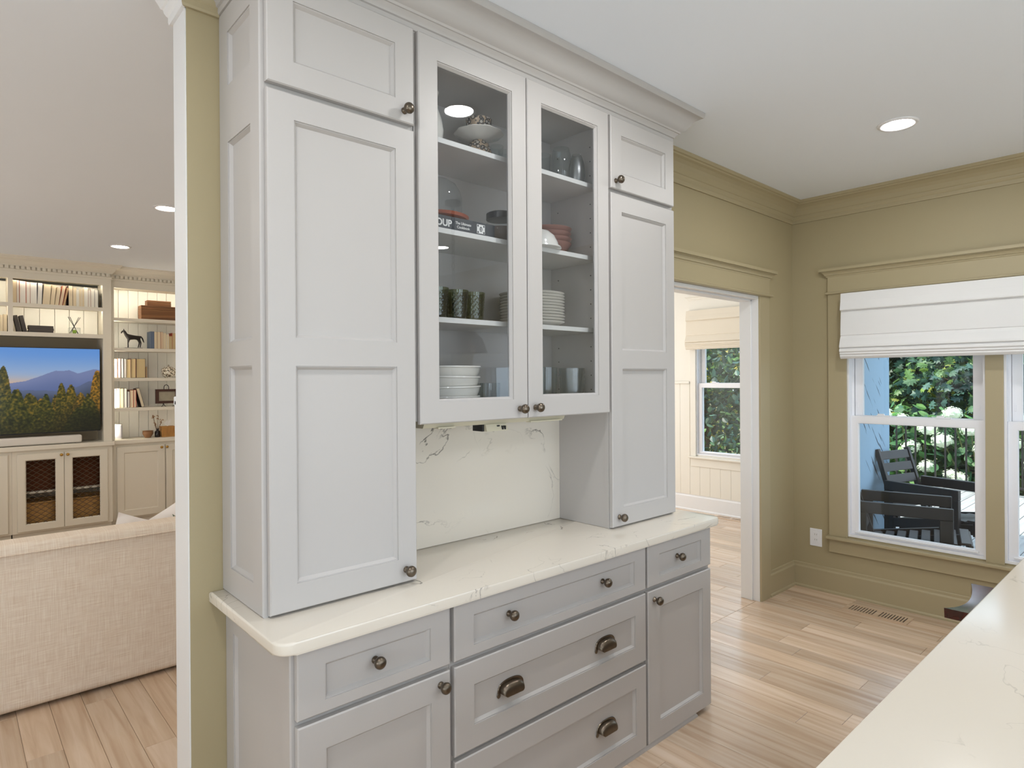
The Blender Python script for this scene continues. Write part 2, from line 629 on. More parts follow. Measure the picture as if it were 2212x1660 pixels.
L(mr.outputs[0], mu.inputs[0]); L(m2.outputs[0], mu.inputs[1])
mx = nt.nodes.new('ShaderNodeMix'); mx.data_type = 'RGBA'
mx.inputs[6].default_value = lin((158, 188, 212)); mx.inputs[7].default_value = lin((44, 58, 76))  # blue cast of outdoor shade painted into the siding; dark streaks are cracks
L(mu.outputs[0], mx.inputs[0]); L(mx.outputs[2], b.inputs['Base Color'])
M['siding'] = sid
mb = MB(); mb.box(XR + .16, 6.685, -.02, WT - .002, -.5, 3.2)
struct('wall_outside', mb, M['siding'])

# ceiling slab, then an added shade over the porch
mb = MB(); mb.box(-3.35, XD + .3, -5.2, 6.9, ZC, ZC + .25)
struct('ceiling', mb, M['ceil'])
mb = MB(); mb.box(XR + .16, 6.6, -5.0, -.07, 2.75, 2.85)  # unseen slab added to darken the chairs, cut short for deck brightness
struct('unseen_porch_shade', mb, M['white'])

# floors: slabs below, individual oak planks on top
PW = 0.1356
mb = MB(); mb.box(-3.35, XR + .1, -5.2, .02, -.03, -.006)
fk = struct('floor', mb, M['dark'])
mb = MB(); mb.box(2.5, XD + .1, .02, 4.3, -.03, -.006)
fd = struct('floor.001', mb, M['dark'])
mb = MB(); mb.box(-3.35, 2.6, .02, 6.9, ZL - .03, ZL - .006)
fl = struct('floor.002', mb, M['dark'])

def plank_into(mb, x0, x1, y0, y1, z, g=0.0006, ch=0.0014, t=.010):
    bm = mb.bm
    def rect(i, zz):
        return [bm.verts.new(p) for p in ((x0 + g + i, y0 + g + i, zz), (x1 - g - i, y0 + g + i, zz), (x1 - g - i, y1 - g - i, zz), (x0 + g + i, y1 - g - i, zz))]
    a, b_, c = rect(0, z - t), rect(0, z - ch), rect(ch, z)
    for k in range(4):
        bm.faces.new((a[k], a[(k + 1) % 4], b_[(k + 1) % 4], b_[k]))
        bm.faces.new((b_[k], b_[(k + 1) % 4], c[(k + 1) % 4], c[k]))
    bm.faces.new(c)

def plank_floor(parent, X0, X1, Y0, Y1, z, phase, seen, seed, skip=None):
    rr = random.Random(seed)
    rest = MB()
    i0 = math.floor((X0 - phase) / PW)
    x = phase + i0 * PW
    while x < X1 - 1e-4:
        a, b2 = max(x, X0), min(x + PW, X1)
        y = Y0 - rr.uniform(0, 1.2)
        while y < Y1:
            ln = rr.choice((.6, .8, 1.0, 1.2, 1.45, 1.7)) * rr.uniform(.9, 1.1)
            c, d = max(y, Y0), min(y + ln, Y1)
            if d - c > .02 and b2 - a > .01:
                if seen(a, b2, c, d):
                    p = MB(); plank_into(p, a, b2, c, d, z); obj('plank', p, M['oak'], parent)
                else:
                    plank_into(rest, a, b2, c, d, z)
            y += ln
        x += PW
    if len(rest.bm.verts):
        obj('far_planks', rest, M['oak'], parent, kind='stuff')
plank_floor(fk, -3.2, XR, -5.2, .02, 0, 3.204, lambda a, b, c, d: b > 1.75 and d > -1.7, 3)
plank_floor(fd, 2.6, XD, .02, 4.2, 0, 3.204, lambda a, b, c, d: b > 3.0 and c < 2.4 and (a + b) / 2 > 2.2 + .9 * c, 4)
plank_floor(fl, -3.2, 2.48, .02, 6.75, ZL, .317, lambda a, b, c, d: b > -.4 and a < .85 and d > .9 and c < 2.0, 5)

# ---- mouldings
CROWN = [(0, -.148), (.010, -.148), (.012, -.140), (.012, -.124), (.017, -.118), (.022, -.108), (.024, -.098), (.030, -.094), (.034, -.084),
         (.042, -.066), (.058, -.048), (.078, -.034), (.094, -.028), (.098, -.020), (.108, -.018), (.114, -.010), (.114, 0), (0, 0)]
BASE = [(0, 0), (.022, 0), (.022, .012), (.017, .019), (.014, .022), (.014, .150), (.011, .156), (.007, .162), (.007, .178), (.003, .183), (0, .183)]
mb = MB(); mb.sweep(CROWN, [(2.60, 0), (XR, 0), (XR, -5.05)], z0=ZC)
struct('trim_1', mb, M['olivetrim'])
cpath = [(2.48, WT + .004), (XW - .004, WT + .004), (XW - .004, 0), (.445, 0)]
mb = MB(); mb.sweep(CROWN, cpath, 2, 3, z0=ZC)
struct('trim_2', mb, M['olivetrim'])
mb = MB(); mb.sweep(CROWN, cpath, 0, 2, z0=ZC)
struct('trim_3', mb, M['white'])
mb = MB(); mb.sweep(BASE, [(4.171, 0), (XR, 0), (XR, -5.05)])
struct('baseboard_right', mb, M['olivetrim'])
mb = MB(); mb.sweep([(o, z * 1.1) for o, z in BASE], [(2.6, 4.2), (XD, 4.2), (XD, WT)])
struct('baseboard_back', mb, M['white'])
# wainscot on the living room side of the wall end
mb = MB(); mb.box(XW - .004, 2.48, WT + .004, WT + .020, ZL, 1.515); mb.box(XW - .004, 2.48, WT + .004, WT + .034, 1.50, 1.53, .004)
struct('trim_4', mb, M['white'])

# ---- cased doorway
mb = MB(); mb.box(DX1, DX1 + .02, -.004, WT + .004, 0, DZ + .02); mb.box(DX1 - .012, DX1, .045, WT + .0, 0, DZ, .002)
mb.box(DX0 - .02, DX0, -.004, WT + .004, 0, DZ + .02); mb.box(DX0, DX1, -.004, WT + .004, DZ, DZ + .02)
mb.box(DX0, DX1, .045, WT, DZ - .012, DZ, .002)
dr = struct('door_1', mb, M['white'])
CAPS = [(0, 0), (.020, 0), (.024, .008), (.024, .012), (.030, .014), (.034, .024), (.042, .034), (.048, .036), (.048, .042), (.060, .042), (.060, .062), (.0, .062)]
mb = MB()
mb.box(DX1 + .004, 4.171, -.018, 0, 0, 2.155, .002); mb.box(2.609, DX0 - .004, -.018, 0, 0, 2.155, .002)
mb.box(2.609, 4.171, -.020, 0, 2.165, 2.275, .001)
mb.sweep([(0, 0), (.026, 0), (.032, .006), (.032, .013), (.026, .018), (0, .018)], [(2.609, .0), (2.609, -.006), (4.171, -.006), (4.171, 0)][::1], z0=2.150)
struct('door_casing', mb, M['olivetrim'], dr)
mb = MB(); mb.sweep([(o - .012, z) for o, z in CAPS], [(2.609, 0), (2.609, -.012), (4.171, -.012), (4.171, 0)], z0=2.272)
struct('casing_cap', mb, M['olivetrim'], dr)

# ---- double hung windows
def window(name, X, y_hi, y_lo, z0, z1, zmeet, m_in, up_off=.065, low_d=.02, wood_m=None):
    """vinyl double-hung unit set in the wall opening; X is the inner wall face"""
    mx = facing_x(X)
    u0, u1 = -y_hi, -y_lo
    mb = MB(mx); mb.holes(u0, u1, z0, z1, -.004, .13, [(u0 + .016, u1 - .016, z0 + .016, z1 - .016)])
    fr = struct(name, mb, M['vinyl'])
    mb = MB(mx)     # jamb tracks
    for a, b2 in ((u0 + .016, u0 + .030), (u1 - .030, u1 - .016)):
        mb.box(a, b2, .050, .062, z0 + .02, z1 - .02)
        mb.box(a, b2, .094, .125, z0 + .02, z1 - .02)
    obj('jamb_track', mb, M['vinyl'], fr)
    # lower sash
    a, b2 = u0 + .016, u1 - .016
    so = (a + .046, b2 - .046, z0 + .042, zmeet - .049)
    mb = MB(mx); f, _ = shaker(a, b2, z0 + .016, zmeet, low_d, .03, [so], mx, .002, .005, .008, True)
    lo = obj('lower_sash', f, M['vinyl'], fr)
    mb = MB(mx); mb.box(so[0], so[1], low_d + .014, low_d + .018, so[2], so[3]); obj('pane', mb, M['pane'], lo)
    mb = MB(mx); mb.box(a + .03, b2 - .03, low_d - .014, low_d + .002, z0 + .030, z0 + .040, .002); obj('lift_rail', mb, M['vinyl'], lo)
    for q in (.27, .72):
        uu = a + q * (b2 - a)
        mb = MB(mx); mb.box(uu - .045, uu + .045, low_d + .004, low_d + .026, zmeet, zmeet + .010, .004); mb.box(uu - .040, uu + .005, low_d + .006, low_d + .022, zmeet + .008, zmeet + .020, .005)
        obj('sash_lock', mb, M['vinyl'], lo)
    # upper sash
    so = (a + .063, b2 - .063, zmeet + .000, z1 - .06)
    f, _ = shaker(a + .014, b2 - .014, zmeet - .044, z1 - .016, up_off, .03, [so], mx, .002, .004, .006, True)
    hi = obj('upper_sash', f, M['vinyl'], fr)
    mb = MB(mx); mb.box(so[0], so[1], up_off + .012, up_off + .016, so[2], so[3]); obj('pane', mb, M['pane'], hi)
    for uu in (a + .032, b2 - .032):
        mb = MB(mx); mb.box(uu - .004, uu + .004, up_off - .004, up_off + .001, zmeet + .06, zmeet + .10, .001); obj('tilt_latch', mb, M['vinyl'], hi)
    return fr
w1 = window('window_1', XR, -.387, -1.198, .435, 2.16, 1.299, None)
w2 = window('window_2', XR, -1.282, -2.093, .435, 2.16, 1.299, None)
w3 = window('window_3', XR, -3.55, -4.36, .435, 2.16, 1.299, None)
w4 = window('window_4', XD, 1.927, 1.10, .665, 2.37, 1.511, None)

def window_trim(parent, X, y_hi, y_lo, mull, cas, z_sill, z_head, head_h, m):
    """casings, mullion boards, stool, apron and head on the room side"""
    mx = facing_x(X)
    a, b2 = -y_hi, -y_lo
    mb = MB(mx); mb.box(a - cas, a + .004, -.020, 0, z_sill, z_head, .002); obj('casing', mb, m, parent)
    mb = MB(mx); mb.box(b2 - .004, b2 + cas, -.020, 0, z_sill, z_head, .002); obj('casing', mb, m, parent)
    for p, q in mull:
        mb = MB(mx); mb.box(-p - .004, -q + .004, -.016, 0.02, z_sill, z_head, .002); obj('mullion_casing', mb, m, parent)
    mb = MB(mx); mb.box(a - cas - .012, b2 + cas + .012, -.055, .004, z_sill - .022, z_sill, .005); obj('stool', mb, m, parent)
    mb = MB(mx); mb.box(a - cas, b2 + cas, -.020, 0, z_sill - .120, z_sill - .022, .002); obj('apron', mb, m, parent)
    mb = MB(mx); mb.box(a - cas, b2 + cas, -.022, 0, z_head + .008, z_head + head_h, .001); obj('head_board', mb, m, parent)
    mb = MB(mx); mb.box(a - cas - .018, b2 + cas + .018, -.034, 0, z_head - .006, z_head + .010, .005); obj('head_fillet', mb, m, parent)
    mb = MB(mx); mb.sweep([(o - .012, z) for o, z in CAPS], [(a - cas, 0), (a - cas, -.012), (b2 + cas, -.012), (b2 + cas, 0)], z0=z_head + head_h); obj('head_cap', mb, m, parent)
window_trim(w1, XR, -.387, -2.093, [(-1.198, -1.282)], .122, .424, 2.182, .118, M['olivetrim'])
window_trim(w3, XR, -3.55, -4.36, [], .115, .424, 2.182, .118, M['olivetrim'])
window_trim(w4, XD, 1.927, 1.10, [], .070, .650, 2.36, .125, M['cream'])

# ---- roman shades
def shade(name, label, X, y_hi, y_lo, zt, zs, m, k=1.0):
    mx = facing_x(X)
    z1, z2, z3, z4 = zs
    pf = [(-.074, zt), (-.080, (zt + z1) / 2), (-.090, z1 + .012), (-.090, z1 + .004), (-.084, z1 - .002), (-.072, z1 + .002), (-.078, (z1 + z2) / 2), (-.082, z2 + .004),
          (-.078, z2), (-.088, z2 - .02), (-.106, z3 + .012), (-.108, z3 + .002), (-.100, z3 - .004), (-.092, z3 + .000), (-.104, z3 - .014), (-.106, z3 - .028), (-.098, z3 - .036), (-.100, z3 - .046), (-.092, z3 - .052),
          (-.094, z3 - .062), (-.084, z4 + .004), (-.078, z4), (-.030, z4 + .006), (-.028, zt - .01), (-.030, zt)]
    mb = MB(mx)
    mb.prism([(d, z) for d, z in pf], 'x', -y_hi, -y_lo)
    t = thing(name, label, 'blind', (X - .05, (y_hi + y_lo) / 2, z4))
    obj('shade_fabric', mb, m, t)
    mb = MB(mx); mb.box(-y_hi + .01, -y_lo - .01, -.030, -.002, zt - .04, zt - .004); obj('head_rail', mb, M['white'], t)
    return t
shade('roman_shade', 'wide white folded roman shade over the kitchen porch windows', XR - .018, -.381, -2.10, 2.167, (2.045, 1.867, 1.784, 1.705), M['fabric'])
shade('roman_shade.001', 'cream roman shade on the white room window beyond the doorway', XD - .0, 2.010, 1.02, 2.363, (2.246, 2.069, 1.993, 1.906), M['fabric2'])
shade('roman_shade.002', 'white roman shade on the far porch window past the island', XR - .018, -3.45, -4.46, 2.167, (2.045, 1.867, 1.784, 1.705), M['fabric'])

# dining room beadboard wainscot and chair rail
for i in range(14):
    y1 = 2.27 - i * .131
    y0 = y1 - .131
    if y0 < WT + .02:
        break
    mb = MB(); top = .53 if 1.0 < (y0 + y1) / 2 < 2.05 else 1.505
    mb.box(XD - .010, XD, y0 + .0008, y1 - .0008, .19, top, .002)
    o = obj('wainscot_board', mb, M['cream'], bpy.data.objects['wall_right.002'])
mb = MB(); mb.box(XD - .030, XD, 2.0, 4.19, 1.505, 1.535, .005)
struct('trim_5', mb, M['cream'])
mb = MB(); mb.box(XD - .006, XD, 2.275, 4.18, .19, 1.505)
struct('trim_6', mb, M['cream'])

# ---- recessed ceiling lights
def can(name, x, y, m, label, cat='ceiling light', r=.068):
    t = thing(name, label, cat, (x, y, ZC), 'recessed ceiling lights')
    mb = MB(); mb.lathe([(r, -.002), (r + .006, -.007), (r + .020, -.007), (r + .026, -.002), (r + .026, 0), (r, 0)], 40, (x, y, ZC)); obj('trim_ring', mb, M['vinyl'], t, 40)
    mb = MB(); mb.lathe([(0, -.003), (r, -.003)], 40, (x, y, ZC)); obj('lens', mb, m, t)
    return t
can('recessed_light', 3.451, -1.048, M['lens'], 'round recessed ceiling light between hutch and porch windows')
can('recessed_light.001', 1.65, -1.018, M['lens'], 'round recessed ceiling light in front of the hutch glass doors')
can('recessed_light.002', 3.44, -3.66, M['lens'], 'round recessed ceiling light past the island near the far porch window')
can('recessed_light.003', 1.65, -3.66, M['lens'], 'round recessed ceiling light past the island opposite the hutch')
can('recessed_light.004', -.15, -1.02, M['lens'], 'round recessed ceiling light above the living room opening')
can('recessed_light.005', -.15, -3.66, M['lens'], 'round recessed ceiling light behind the island end')
can('recessed_light.006', 1.04, 3.145, M['lens_living'], 'recessed ceiling light over the living room sofa, half hidden by white wall end')
can('recessed_light.007', 1.055, 4.93, M['lens_living'], 'recessed ceiling light in front of the lit bookcases')
can('recessed_light.008', -.9, 3.145, M['lens_living'], 'recessed ceiling light over the hidden end of the sofa')
can('recessed_light.009', -.9, 4.93, M['lens_living'], 'recessed ceiling light before the hidden bookcase end')
can('recessed_light.012', 1.04, 1.36, M['lens_living'], 'added unseen ceiling light just behind the hutch wall over the sofa back')  # added out of view at the lamp spacing, brightens sofa back and floor
can('recessed_light.013', -.9, 1.36, M['lens_living'], 'added unseen ceiling light between kitchen and the hidden sofa end')  # added outside the frame for more light on the living floor
can('recessed_light.010', 5.3, 1.4, M['lens_dining'], 'recessed ceiling light in the white room near its window')
can('recessed_light.011', 3.7, 2.6, M['lens_dining'], 'recessed ceiling light in the white room behind the hutch wall')
# ================================================================== the hutch
YF, YD = -.3425, -.3645      # carcass and door fronts of the wall units
ZK = .914                    # counter top
_kb = {}
def knob(parent, x, y, z, m=None, k=1.14):
    """round knob pointing to -Y, plate centre at (x, y, z)"""
    key = (id(m), k)
    if key not in _kb:
        mb = MB(); mb.lathe([(0, 0), (.0095 * k, 0), (.0095 * k, .003 * k), (.006 * k, .006 * k), (.0052 * k, .012 * k), (.008 * k, .015 * k), (.0135 * k, .019 * k), (.0158 * k, .025 * k), (.0148 * k, .031 * k), (.0105 * k, .036 * k), (.005 * k, .038 * k), (0, .0385 * k)], 24, axis='y')
        o = obj('knob', mb, m or M['bronze'], None, 50)
        _kb[key] = o
        o.parent = parent
        o.location = Vector((x, y, z)) - org(parent)
        return o
    return inst('knob', _kb[key], (x, y, z), parent)

def cup_pull(parent, x, y, z):
    if 'cup' not in _kb:
        mb = MB(); bm = mb.bm
        W, H, D = .050, .030, .026
        sg = lambda v, e: math.copysign(abs(v) ** e, v)
        na, nb = 22, 10
        grid = []
        for j in range(nb + 1):
            t = j / nb * PI / 2
            row = []
            for i in range(na + 1):
                a = PI * i / na
                rr = sg(math.cos(t), .62)
                row.append(bm.verts.new((-W * sg(math.cos(a), .8) * (.72 + .28 * rr), -D * sg(math.sin(t), .75), H * sg(math.sin(a), .75) * rr - .010 * (1 - rr))))
            grid.append(row)
        for j in range(nb):
            for i in range(na):
                bm.faces.new((grid[j][i], grid[j][i + 1], grid[j + 1][i + 1], grid[j + 1][i]))
        # flange behind the hood
        out, inn, o2 = [], [], []
        for i in range(na + 1):
            a = PI * i / na
            ca, sa = -sg(math.cos(a), .8), sg(math.sin(a), .75)
            inn.append(bm.verts.new((W * ca, -.003, H * sa)))
            out.append(bm.verts.new((W * ca * 1.17, -.003, H * sa * 1.24)))
            o2.append(bm.verts.new((W * ca * 1.20, 0, H * sa * 1.28)))
        for i in range(na):
            bm.faces.new((inn[i], inn[i + 1], out[i + 1], out[i]))
            bm.faces.new((out[i], out[i + 1], o2[i + 1], o2[i]))
        mb.ball((-.054, -.001, -.006), .009, 2, (1, .35, 1.2)); mb.ball((.054, -.001, -.006), .009, 2, (1, .35, 1.2))
        o = obj('cup_pull', mb, M['bronze'], None, 60)
        _kb['cup'] = o
        o.parent = parent
        o.location = Vector((x, y, z)) - org(parent)
        return o
    return inst('cup_pull', _kb['cup'], (x, y, z), parent)

def front(root, name, u0, u1, v0, v1, d0, ops, m, th=.020, **kw):
    f, p = shaker(u0, u1, v0, v1, d0, th, ops, **kw)
    o = obj(name, f, m, root)
    if len(p.bm.verts):
        obj('panel', p, m, o)
    return o
G = M['grey']
# tall tower beside the wall end
t = thing('tall_cabinet', 'tall pale grey cabinet with paneled side standing on the counter by the olive wall end', 'cabinet', (.70, -.17, ZK))
mb = MB(); mb.box(.460, .951, YF + .001, -.001, ZK + .001, 2.744); obj('body', mb, G, t)
f, p = shaker(.001, -YF, ZK, 2.744, 0, .014, [(.078, .272, .997, 1.624), (.078, .272, 1.698, 2.322), (.078, .272, 2.497, 2.664)], facing_x(.4456))
sp = obj('side_panel', f, G, t); obj('panel', p, G, sp)
d = front(t, 'door', .4588, .9434, 2.4191, 2.7396, YD, [(.535, .872, 2.490, 2.667)], G); knob(d, .905, YD, 2.456)
d = front(t, 'door', .4588, .9434, .921, 2.4006, YD, [(.536, .872, .998, 1.622), (.536, .872, 1.700, 2.326)], G); knob(d, .901, YD, .962)
# tall tower by the doorway
t = thing('tall_cabinet.001', 'tall narrow pale grey cabinet standing on the counter next to the doorway', 'cabinet', (2.21, -.17, ZK))
mb = MB(); mb.box(1.964, 2.463, YF + .001, -.001, ZK + .001, 2.744); mb.box(1.9625, 1.980, YF, YF + .022, ZK + .001, 1.438); obj('body', mb, G, t)
d = front(t, 'door', 1.964, 2.4495, 2.4191, 2.7396, YD, [(2.037, 2.377, 2.491, 2.663)], G); knob(d, 1.997, YD, 2.454)
d = front(t, 'door', 1.964, 2.4495, .921, 2.4006, YD, [(2.037, 2.379, 1.000, 1.623), (2.037, 2.379, 1.702, 2.322)], G); knob(d, 2.007, YD, .964)
# glass fronted unit between them
t = thing('glass_cabinet', 'pale grey wall cabinet with two glass doors showing dishes', 'cabinet', (1.455, -.17, 1.44))
I = M['cabin']
SHW = mat('white shelf laminate', (228, 226, 222), .4)
mb = MB(); mb.box(.953, .971, YF + .001, -.001, 1.44, 2.744); mb.box(1.945, 1.9625, YF + .001, -.001, 1.44, 2.744)
mb.box(.971, 1.945, -.013, -.001, 1.44, 2.744); mb.box(.971, 1.945, YF + .001, -.013, 2.700, 2.744); mb.box(.971, 1.945, YF + .001, -.013, 1.44, 1.458)
obj('body', mb, I, t)
mb = MB(); mb.holes(.953, 1.9625, 1.4395, 2.744, YF, YF + .019, [(.985, 1.930, 1.478, 2.69)]); obj('face_frame', mb, G, t)
for z in (2.436, 2.118, 1.801):
    mb = MB(); mb.box(.973, 1.943, -.302, -.015, z - .019, z, .001); obj('shelf', mb, SHW, t)
mb = MB()
for z in [1.53 + .064 * k for k in range(18)]:
    for y in (-.26, -.06):
        mb.lathe([(0, .0006), (.0028, .0006), (.0028, -.001)], 8, (1.945, y, z), axis='x')
obj('pin_hole_discs', mb, M['dark'], t, kind='stuff')  # flat dark discs stand in for the shade inside the holes
for z in (1.58, 2.05, 2.53):
    mb = MB(); mb.box(1.925, 1.945, -.318, -.290, z, z + .05, .003); obj('hinge', mb, M['bronze'], t)
for (a, b2, op, kx, kz) in ((.961, 1.4535, (1.036, 1.379, 1.503, 2.664), 1.410, 1.467), (1.4575, 1.9481, (1.534, 1.874, 1.508, 2.664), 1.492, 1.469)):
    d = front(t, 'door', a, b2, 1.430, 2.7396, YD, [op], G, through=True)
    mb = MB(); mb.box(op[0] + .009, op[1] - .009, YD + .012, YD + .015, op[2] + .009, op[3] - .009); obj('glass_pane', mb, M['cabglass'], d)
    knob(d, kx, YD, kz)
# crown over all three
HC = [(-.010, -.141), (.004, -.141), (.006, -.134), (.006, -.122), (.012, -.120), (.016, -.110), (.026, -.100), (.030, -.099), (.034, -.092), (.042, -.088), (.056, -.078),
      (.066, -.064), (.074, -.048), (.086, -.036), (.104, -.028), (.112, -.026), (.116, -.018), (.118, -.012), (.118, -.001), (-.010, -.001)]
mb = MB(); mb.sweep(HC, [(.4456, -.001), (.4456, YF), (2.463, YF), (2.463, -.001)], z0=ZC)
tag(obj('cabinet_crown', mb, G, smooth=25), 'stepped grey crown molding joining the tall cabinets to the ceiling', 'molding')
# counter
def rounded(x0, x1, y0, y1, r, corners, n=8):
    pts = []
    for cx, cy, sx, sy, a0 in ((x1, y0, -1, 1, -90), (x1, y1, -1, -1, 0), (x0, y1, 1, -1, 90), (x0, y0, 1, 1, 180)):
        rr = r if (cx == x0, cy == y0) in corners else .0
        if rr == 0:
            pts.append((cx, cy)); continue
        for k in range(n + 1):
            a = math.radians(a0 + 90 * k / n)
            pts.append((cx + sx * rr + rr * math.cos(a), cy + sy * rr + rr * math.sin(a)))
    return pts
def slab(pts, z0, z1, ease):
    mb = MB(); mb.prism(pts, 'z', z0, z1)
    es = [e for e in mb.bm.edges if abs(e.verts[0].co.z - e.verts[1].co.z) < 1e-6]
    bmesh.ops.bevel(mb.bm, geom=es, offset=ease, segments=3, affect='EDGES', profile=.5)
    return mb
tag(obj('countertop', slab(rounded(.4045, 2.540, -.5594, -.001, .045, {(True, True), (False, True), (True, False)} - {(True, False)}), .880, ZK, .007), M['quartz'], smooth=35), 'cream veined quartz countertop with rounded corners under the tall cabinets', 'countertop')
mb = MB(); mb.box(.953, 1.9635, -.042, -.001, ZK + .0005, 1.439)
tag(obj('backsplash', mb, M['quartz']), 'cream quartz backsplash panel with grey veins beneath the glass cabinet', 'backsplash')
# power strip under the glass cabinet
t = thing('power_strip', 'cream power strip with pop-out outlets fixed beneath the glass cabinet', 'power strip', (1.35, -.27, 1.425))
PS = mat('cream plastic', (200, 193, 170), 0.4)
mb = MB(); mb.prism([(-.332, 1.4385), (-.318, 1.412), (-.252, 1.412), (-.238, 1.4385)], 'x', 1.0, 1.70); obj('housing', mb, PS, t)
mb = MB(); mb.box(1.056, 1.130, -.331, -.300, 1.408, 1.414, .001); o = obj('outlet_block', mb, PS, t)
for x in (1.070, 1.108):
    mb = MB(); mb.box(x, x + .008, -.326, -.316, 1.4065, 1.409); obj('slot', mb, M['black'], o)
mb = MB(); mb.prism([(-.325, 1.412), (-.335, 1.386), (-.262, 1.386), (-.255, 1.412)], 'x', 1.272, 1.376); o = obj('outlet_block', mb, PS, t)
for q in ((1.262, 1.2715, -.318, -.262, 1.386, 1.412), (1.346, 1.352, -.3365, -.328, 1.390, 1.404), (1.358, 1.364, -.3365, -.328, 1.390, 1.404), (1.325, 1.337, -.331, -.322, 1.402, 1.407)):
    mb = MB(); mb.box(*q); obj('slot', mb, M['black'], o)
mb = MB(); mb.box(1.50, 1.68, -.330, -.300, 1.408, 1.414, .001); obj('outlet_block', mb, PS, t)

# base units
YB, YBF = -.5262, -.5045
def drawer(t, u0, u1, v0, v1, op, knobs=(), cups=()):
    d = front(t, 'drawer', u0, u1, v0, v1, YB, [op], G)
    for x, z in knobs:
        knob(d, x, YB + .0115, z)
    for x, z in cups:
        cup_pull(d, x, YB + .0115, z)
t = thing('base_cabinet', 'pale grey base cabinet of one drawer over a door by the olive wall end', 'cabinet', (.71, -.25, 0))
mb = MB(); mb.box(.466, .9655, YBF + .001, -.001, .022, .880); obj('body', mb, G, t)
f, p = shaker(.001, -YBF, .0, .880, 0, .012, [(.069, .455, .10, .79)], facing_x(.4538)); sp = obj('side_panel', f, G, t); obj('panel', p, G, sp)
drawer(t, .4652, .9571, .6887, .868, (.542, .883, .723, .822), [(.699, .779)])
d = front(t, 'door', .4652, .9571, .0244, .6714, YB, [(.543, .885, .099, .593)], G); knob(d, .919, YB, .637)
mb = MB(); mb.box(.466, .9655, -.497, -.05, 0, .022); obj('plinth', mb, G, t)
t = thing('base_cabinet.001', 'wide pale grey base cabinet of three drawers with knobs and cup pulls', 'cabinet', (1.47, -.25, 0))
mb = MB(); mb.box(.966, 1.9850, YBF, -.001, .022, .880); obj('body', mb, G, t)
drawer(t, .9738, 1.9776, .6887, .868, (1.051, 1.899, .723, .822), [(1.213, .780), (1.708, .780)])
drawer(t, .9738, 1.9776, .3879, .6714, (1.051, 1.903, .464, .596), cups=[(1.219, .522), (1.722, .522)])
drawer(t, .9738, 1.9776, .0244, .3716, (1.051, 1.908, .098, .294), cups=[(1.219, .192), (1.726, .192)])
mb = MB(); mb.box(.966, 1.985, -.497, -.05, 0, .022); obj('plinth', mb, G, t)
t = thing('base_cabinet.002', 'narrow pale grey base cabinet of one drawer over a door by the doorway', 'cabinet', (2.24, -.25, 0))
mb = MB(); mb.box(1.9855, 2.5050, YBF, -.001, .022, .880); obj('body', mb, G, t)
drawer(t, 1.9929, 2.4922, .6887, .868, (2.075, 2.408, .723, .822), [(2.227, .780)])
d = front(t, 'door', 1.9929, 2.4922, .0244, .6714, YB, [(2.077, 2.421, .099, .593)], G); knob(d, 2.036, YB, .632)
mb = MB(); mb.box(1.9855, 2.36, -.497, -.05, 0, .022); obj('plinth', mb, G, t)
mb = MB(); mb.sweep([(0, 0), (.022, 0), (.021, .008), (.016, .016), (.008, .021), (0, .022)], [(.47, -.4985), (2.361, -.4985), (2.361, -.40)], z0=0)
tag(obj('shoe_molding', mb, G), 'thin grey shoe molding along the floor under the base cabinets', 'molding')

# ================================================================== things behind the glass
def lathe_thing(name, label, cat, x, y, z, prof, m, group=None, seg=28, part='body', smooth=40, sx=1, sy=1):
    t = thing(name, label, cat, (x, y, z), group)
    mb = MB(); mb.lathe(prof, seg, (x, y, z), sx=sx, sy=sy)
    o = obj(part, mb, m, t, smooth)
    return t, o
S1, S2, S3, S0 = 2.4362, 2.1182, 1.8012, 1.4582
# top shelf
t, o = lathe_thing('pitcher', 'white pitcher at the hinge edge of the top glass cabinet shelf', 'pitcher', 1.108, -.19, S1, [(0, .001), (.052, .001), (.060, .02), (.066, .06), (.060, .10), (.046, .14), (.042, .175), (.050, .20), (.047, .20), (.040, .175), (.044, .14), (.058, .10), (0, .01)], M['china'])
mb = MB(); mb.tube([(1.108 - .045, -.19, S1 + .185), (1.108 - .085, -.19, S1 + .175), (1.108 - .092, -.19, S1 + .13), (1.108 - .062, -.19, S1 + .07)], .007); obj('handle', mb, M['china'], t, 40)
pat = bpy.data.materials.new('silver patterned porcelain'); pat.use_nodes = True
nt = pat.node_tree; b = nt.nodes['Principled BSDF']; b.inputs['Roughness'].default_value = .2; b.inputs['Metallic'].default_value = .25
g = nt.nodes.new('ShaderNodeNewGeometry'); n = nt.nodes.new('ShaderNodeTexVoronoi'); n.inputs['Scale'].default_value = 62
nt.links.new(g.outputs['Position'], n.inputs['Vector'])
cr = nt.nodes.new('ShaderNodeValToRGB'); e = cr.color_ramp.elements
e[0].position, e[0].color = .30, lin((206, 196, 184)); e[1].position, e[1].color = .62, lin((200, 176, 150)); k = e.new(.42); k.color = lin((58, 56, 54)); k = e.new(.54); k.color = lin((70, 66, 62))
nt.links.new(n.outputs['Distance'], cr.inputs[0]); nt.links.new(cr.outputs[0], b.inputs['Base Color'])
def cup(name, label, x, y, z, up=True):
    k = 1 if up else -1
    base = 0 if up else .078
    pr = [(0, base + k * .002), (.026, base + k * .0), (.028, base + k * .006), (.040, base + k * .014), (.049, base + k * .042), (.052, base + k * .076), (.049, base + k * .076), (.044, base + k * .040), (0, base + k * .014)]
    t, o = lathe_thing(name, label, 'cup', x, y, z, pr, pat, 'silver patterned cups')
    mb = MB(); mb.tube([(x + .046, y, z + base + k * .05), (x + .066, y, z + base + k * .052), (x + .070, y, z + base + k * .034), (x + .044, y, z + base + k * .02)], .0035); obj('handle', mb, pat, t, 40)
